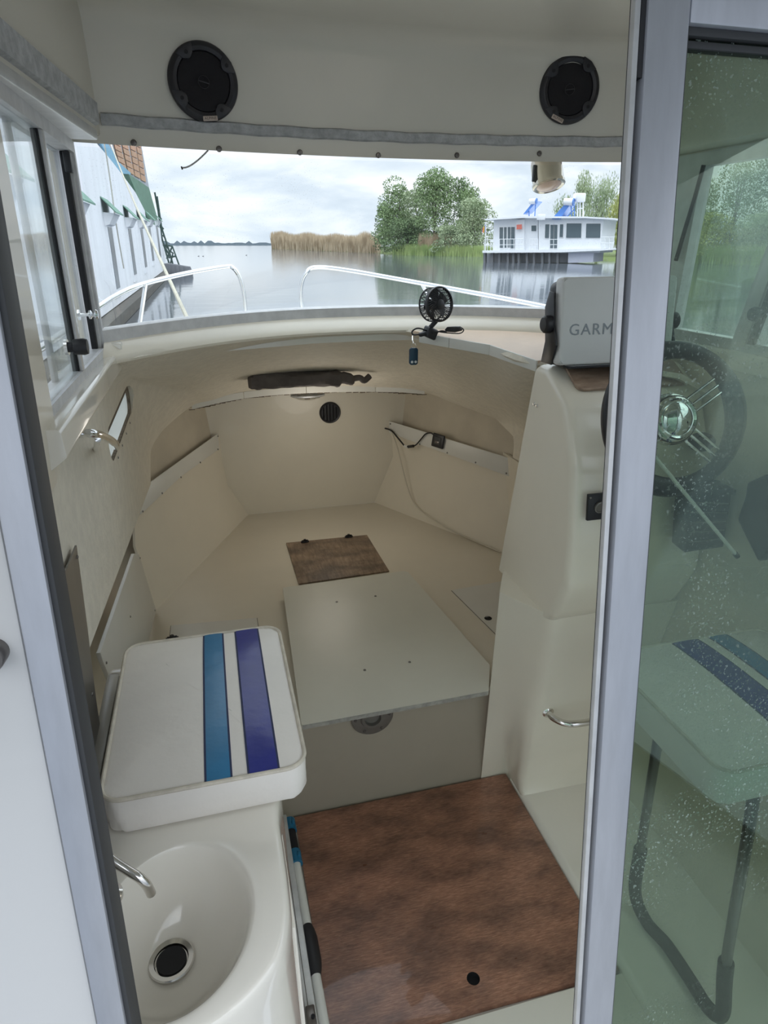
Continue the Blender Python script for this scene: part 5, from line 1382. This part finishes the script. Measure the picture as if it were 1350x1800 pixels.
for k, (nm, c) in enumerate((('blue', (0.02, 0.06, 0.35)), ('yellow', (0.85, 0.6, 0.08)), ('red', (0.6, 0.05, 0.05)))):
    u1_, u0_ = 163 - k * 9, 154 - k * 9
    obj('stripe', hpoly([(u0_, 352 + 14 * (k + 1)), (u1_, 352 + 14 * k), (u1_ - 2, 425), (u0_, 432)], 1.0, 0.04), mat('flag_' + nm, c, 0.7), FLG, smooth=False)
# ducks
for i, (u, v, lb) in enumerate(((349, 450.5, 'left of two small dark ducks swimming beyond the left rail'), (357, 450.5, 'right of two small dark ducks swimming beyond the left rail'), (433, 449, 'single distant duck swimming right of the two ducks'))):
    c_ = at(u, v, z=WATER_Z); s_ = (c_ - CAM).dot(CF) / FPX * 1.8
    D_k = thing('duck', lb, 'duck', tuple(c_), group='ducks on the river')
    obj('body', lathe([(0, -0.1 * s_), (0.5 * s_, 0.05 * s_), (0.45 * s_, 0.3 * s_), (0, 0.5 * s_)], c_, None, 12, 1.6, 0.8), DKM, D_k)
    obj('head', lathe([(0, 0.4 * s_), (0.2 * s_, 0.6 * s_), (0.2 * s_, 0.8 * s_), (0, 0.95 * s_)], c_ + V((0.6 * s_, 0, 0)), None, 10), DKM, D_k)

# ---- barge alongside on the left
BXp = -2.0
BW = mat('barge_white', (0.90, 0.91, 0.94), 0.6, noise=0.12, nscale=1.5, stretch=(1, 1, 0.25))
BGN = mat('barge_green', (0.10, 0.24, 0.15), 0.6, noise=0.35, nscale=3)
BOR = mat('barge_orange_panels', (0.60, 0.34, 0.20), 0.7, noise=0.35, nscale=4)
BGY = mat('barge_grey_post', (0.42, 0.44, 0.48), 0.7, noise=0.2, nscale=5)
BBL = mat('barge_blue_edge', (0.20, 0.45, 0.62), 0.6, noise=0.3, nscale=6)
BGL = mat('barge_window_glass', (0.17, 0.19, 0.22), 0.3)
BDK = mat('barge_fender_deck', (0.12, 0.11, 0.095), 0.9, noise=0.4, nscale=4)
AWN = mat('weathered_green_awning', (0.14, 0.30, 0.22), 0.6, noise=0.3, nscale=8)
BG = thing('moored_barge', 'long white houseboat barge with green awnings moored along the left side', 'barge', (-2.3, 20, WATER_Z))
bz = lambda u, v, x=BXp: at(u, v, x=x)
wpoly = [V((BXp, 0.5, 0.62)), V((BXp, 44, 0.62)), V((BXp, 44, bz(268, 396).z)), bz(262, 390), bz(254, 369), bz(238, 338), bz(215, 307), bz(190, 275), bz(170, 252), V((BXp, 14, 5.6)), V((BXp, 8, 6.0)), V((BXp, 0.5, 6.0))]
obj('side_wall', prism(wpoly, (-0.5, 0, 0)), BW, BG, smooth=False)
obj('fender_deck', boxmm((-2.1, 0.5, 0.36), (-1.72, 45, 0.60)), BDK, BG)
obj('hull', boxmm((-6, 0.5, -0.2), (-2.0, 45.5, 0.60)), BDK, BG)
obj('green_fascia', prism([bz(u, v, -2.3) for u, v in ((226, 306), (242, 316), (262, 330), (279, 392), (286, 455), (268, 455), (256, 400), (246, 368), (238, 335))], (-0.4, 0, 0)), BGN, BG, smooth=False)
obj('upper_wall', prism([bz(u, v, -2.65) for u, v in ((150, 190), (240, 200), (249, 258), (262, 330), (226, 320), (190, 300), (160, 270))], (-0.4, 0, 0)), BGY, BG, smooth=False)
for i, (ua, va, ub, vb_) in enumerate(((196, 232, 212, 296), (212, 238, 226, 304), (227, 240, 238, 311), (239, 246, 249, 318), (180, 226, 196, 288))):
    for k in range(6):
        t0, t1 = k / 6, (k + 0.86) / 6
        w_ = 12 - i * 1.3
        a, b = ua + (ub - ua) * t0, va + (vb_ - va) * t0; c, d_ = ua + (ub - ua) * t1, va + (vb_ - va) * t1
        obj('facade_panel', prism([bz(a, b, -2.6), bz(a + w_, b + w_ * 0.5, -2.6), bz(c + w_, d_ + w_ * 0.5, -2.6), bz(c, d_, -2.6)], (-0.08, 0, 0)), BOR, BG, smooth=False)
obj('blue_edge', prism([bz(u, v, -2.45) for u, v in ((165, 240), (176, 250), (190, 276), (207, 298), (228, 312), (230, 304), (208, 284), (196, 262), (184, 240))], (-0.06, 0, 0)), BBL, BG, smooth=False)
ay = []
for (w0, w1, w2, w3, av) in (((186, 399.5), (192.5, 399.5), (209.6, 505.6), (203, 507), (183.5, 368)), ((222, 402), (227.5, 402), (239, 482), (234.8, 482), (218, 376)), ((245, 403), (249, 403), (257, 469), (253.5, 470), (243, 380)), ((259.5, 400), (263.5, 400), (269.5, 458), (266.5, 459), (259, 384)), ((273.3, 399), (276.3, 399), (282, 452), (279.5, 453), (270, 386))):
    a, b, c, d_ = bz(*w0), bz(*w1), bz(*w2), bz(*w3)
    y0, y1 = (a.y + d_.y) / 2, (b.y + c.y) / 2
    z1, z0 = (a.z + b.z) / 2, (c.z + d_.z) / 2
    ay.append((min(y0, y1), max(y0, y1), z0, z1))
st_y = ay[1][0] - ay[0][0]
w0_ = max(0.7, ay[0][1] - ay[0][0])
for k in (1, 2): ay.append((ay[0][0] - st_y * k * 0.98, ay[0][0] - st_y * k * 0.98 + w0_, ay[0][2], ay[0][3]))
for y0, y1, z0, z1 in ay:
    wf = obj('window', boxmm((BXp, y0 - 0.18, z0 - 0.2), (BXp + 0.03, y1 + 0.18, z1 + 0.14)), BW, BG, smooth=False)
    obj('pane', boxmm((BXp + 0.03, y0, z0), (BXp + 0.04, y1, z1)), BGL, wf, smooth=False)
    aw = prism([V((BXp, y0 - 0.3, z1 + 0.62)), V((BXp, y1 + 0.3, z1 + 0.62)), V((BXp + 0.30, y1 + 0.42, z1 + 0.30)), V((BXp + 0.30, y0 - 0.42, z1 + 0.30))], (0, 0, -0.03))
    av = obj('awning', aw, AWN, BG, smooth=False)
    obj('bracket', prism([V((BXp, y0 - 0.2, z1 + 0.30)), V((BXp + 0.24, y0 - 0.2, z1 + 0.28)), V((BXp + 0.10, y0 - 0.2, z1 + 0.05)), V((BXp, y0 - 0.2, z1 + 0.02))], (0, y1 - y0 + 0.4, 0)), BW, av, smooth=False)
# dark lattice frame at the far end of the barge
LT = thing('gangway_frame', 'dark green lattice frame hanging at the far end of barge', 'frame', tuple(at(305, 470, y=42)))
lb_ = B()
def LL(*pts, r=0.05): add_tube(lb_, [at(u, v, y=42) for u, v in pts], r, 5)
LL((272, 338), (278, 370), (285, 420), (298, 466)); LL((276, 345), (284, 400), (297, 440), (305, 468))
LL((287, 430), (303, 433), (317, 472)); LL((287, 430), (300, 452)); LL((303, 433), (293, 455)); LL((300, 452), (310, 450)); LL((317, 472), (296, 466)); LL((297, 440), (304, 445), (299, 466))
for k in range(7): LL((273 + k * 3.2, 345 + k * 17), (277 + k * 3.6, 352 + k * 17), r=0.04)
obj('lattice', lb_, mat('dark_green_steel', (0.05, 0.09, 0.08), 0.7), LT)
for k in range(5):
    ft_ = at(296 + k * 7.5, 474 + k * 1.2, y=40)
    obj('fender', lathe([(0, -0.5), (0.35, -0.45), (0.4, 0.0), (0.3, 0.35), (0, 0.4)], ft_ + V((0, 0, -0.05)), None, 12), DKM, LT)
# ropes
ROPE = mat('pale_rope', (0.66, 0.62, 0.50), 0.9, noise=0.3, nscale=60)
r0, r1 = at(192, 245, x=-1.95), at(331, 564, y=4.3)
mid_ = [r0.lerp(r1, t_) + V((0, 0, -0.10 * math.sin(PI * t_))) for t_ in [i / 12 for i in range(13)]]
obj('mooring_rope', tube(mid_, 0.013, 7), ROPE, label='tight pale mooring rope from barge roof down to the bow', cat='rope')
r0, r1 = at(182, 245, x=-1.9), at(217, 472, x=-1.9)
obj('mooring_rope', tube([r0.lerp(r1, i / 8) + V((0, 0.1 * math.sin(i * .9), 0)) for i in range(9)], 0.016, 7), mat('old_rope', (0.50, 0.48, 0.42), 0.9), label='thin frayed rope hanging down the white barge wall', cat='rope')
# hanging wire end outside the windscreen
wv = [at(366, 264, y=2.12), at(352, 278, y=2.12), at(338, 289, y=2.12), at(328, 294, y=2.12), at(321, 295, y=2.12)]
DW = thing('loose_wire', 'short loose grey wire end dangling outside the windscreen top', 'wire', tuple(wv[0]))
obj('wire', tube(catmull(wv, 5), 0.0022, 7), mat('grey_wire', (0.28, 0.27, 0.27), 0.6), DW)
obj('tip', tube([wv[-1], wv[-1] + V((-0.004, 0, -0.001))], 0.0042, 8), WIREB, DW)
# bow rails
def railing(label, path, stan, y_):
    R_ = thing('bow_rail', label, 'rail', tuple(path[-1]))
    obj('top_tube', tube(catmull(path, 6), 0.0135, 14), CHROME, R_)
    for a, b in stan: obj('stanchion', tube([a, b], 0.011, 12), CHROME, R_)
    return R_
lpth = [V((-0.50, 1.6, 1.66)), at(100, 592, y=2.4), at(165, 545, y=3.3), at(205, 519, y=3.7), at(250, 500, y=4.0), at(325, 481, y=4.35), at(395, 469, y=4.6), at(411, 472, y=4.6), at(422, 490, y=4.6), at(429, 520, y=4.6), at(432, 556, y=4.6)]
railing('left bow rail, bent polished tube beside the barge', lpth, [(at(256, 499, y=4.0), at(245, 575, y=4.0))], 0)
rpth = [at(534, 556, y=4.6), at(529, 525, y=4.6), at(530, 500, y=4.6), at(538, 480, y=4.6), at(555, 470, y=4.6), at(610, 475, y=4.5), at(740, 498, y=4.1), at(860, 520, y=3.5), at(965, 541, y=3.1), at(1100, 572, y=2.6)]
railing('right bow rail, bent polished tube behind the fan', rpth, [(at(741, 498, y=4.1), at(772, 556, y=4.0))], 0)
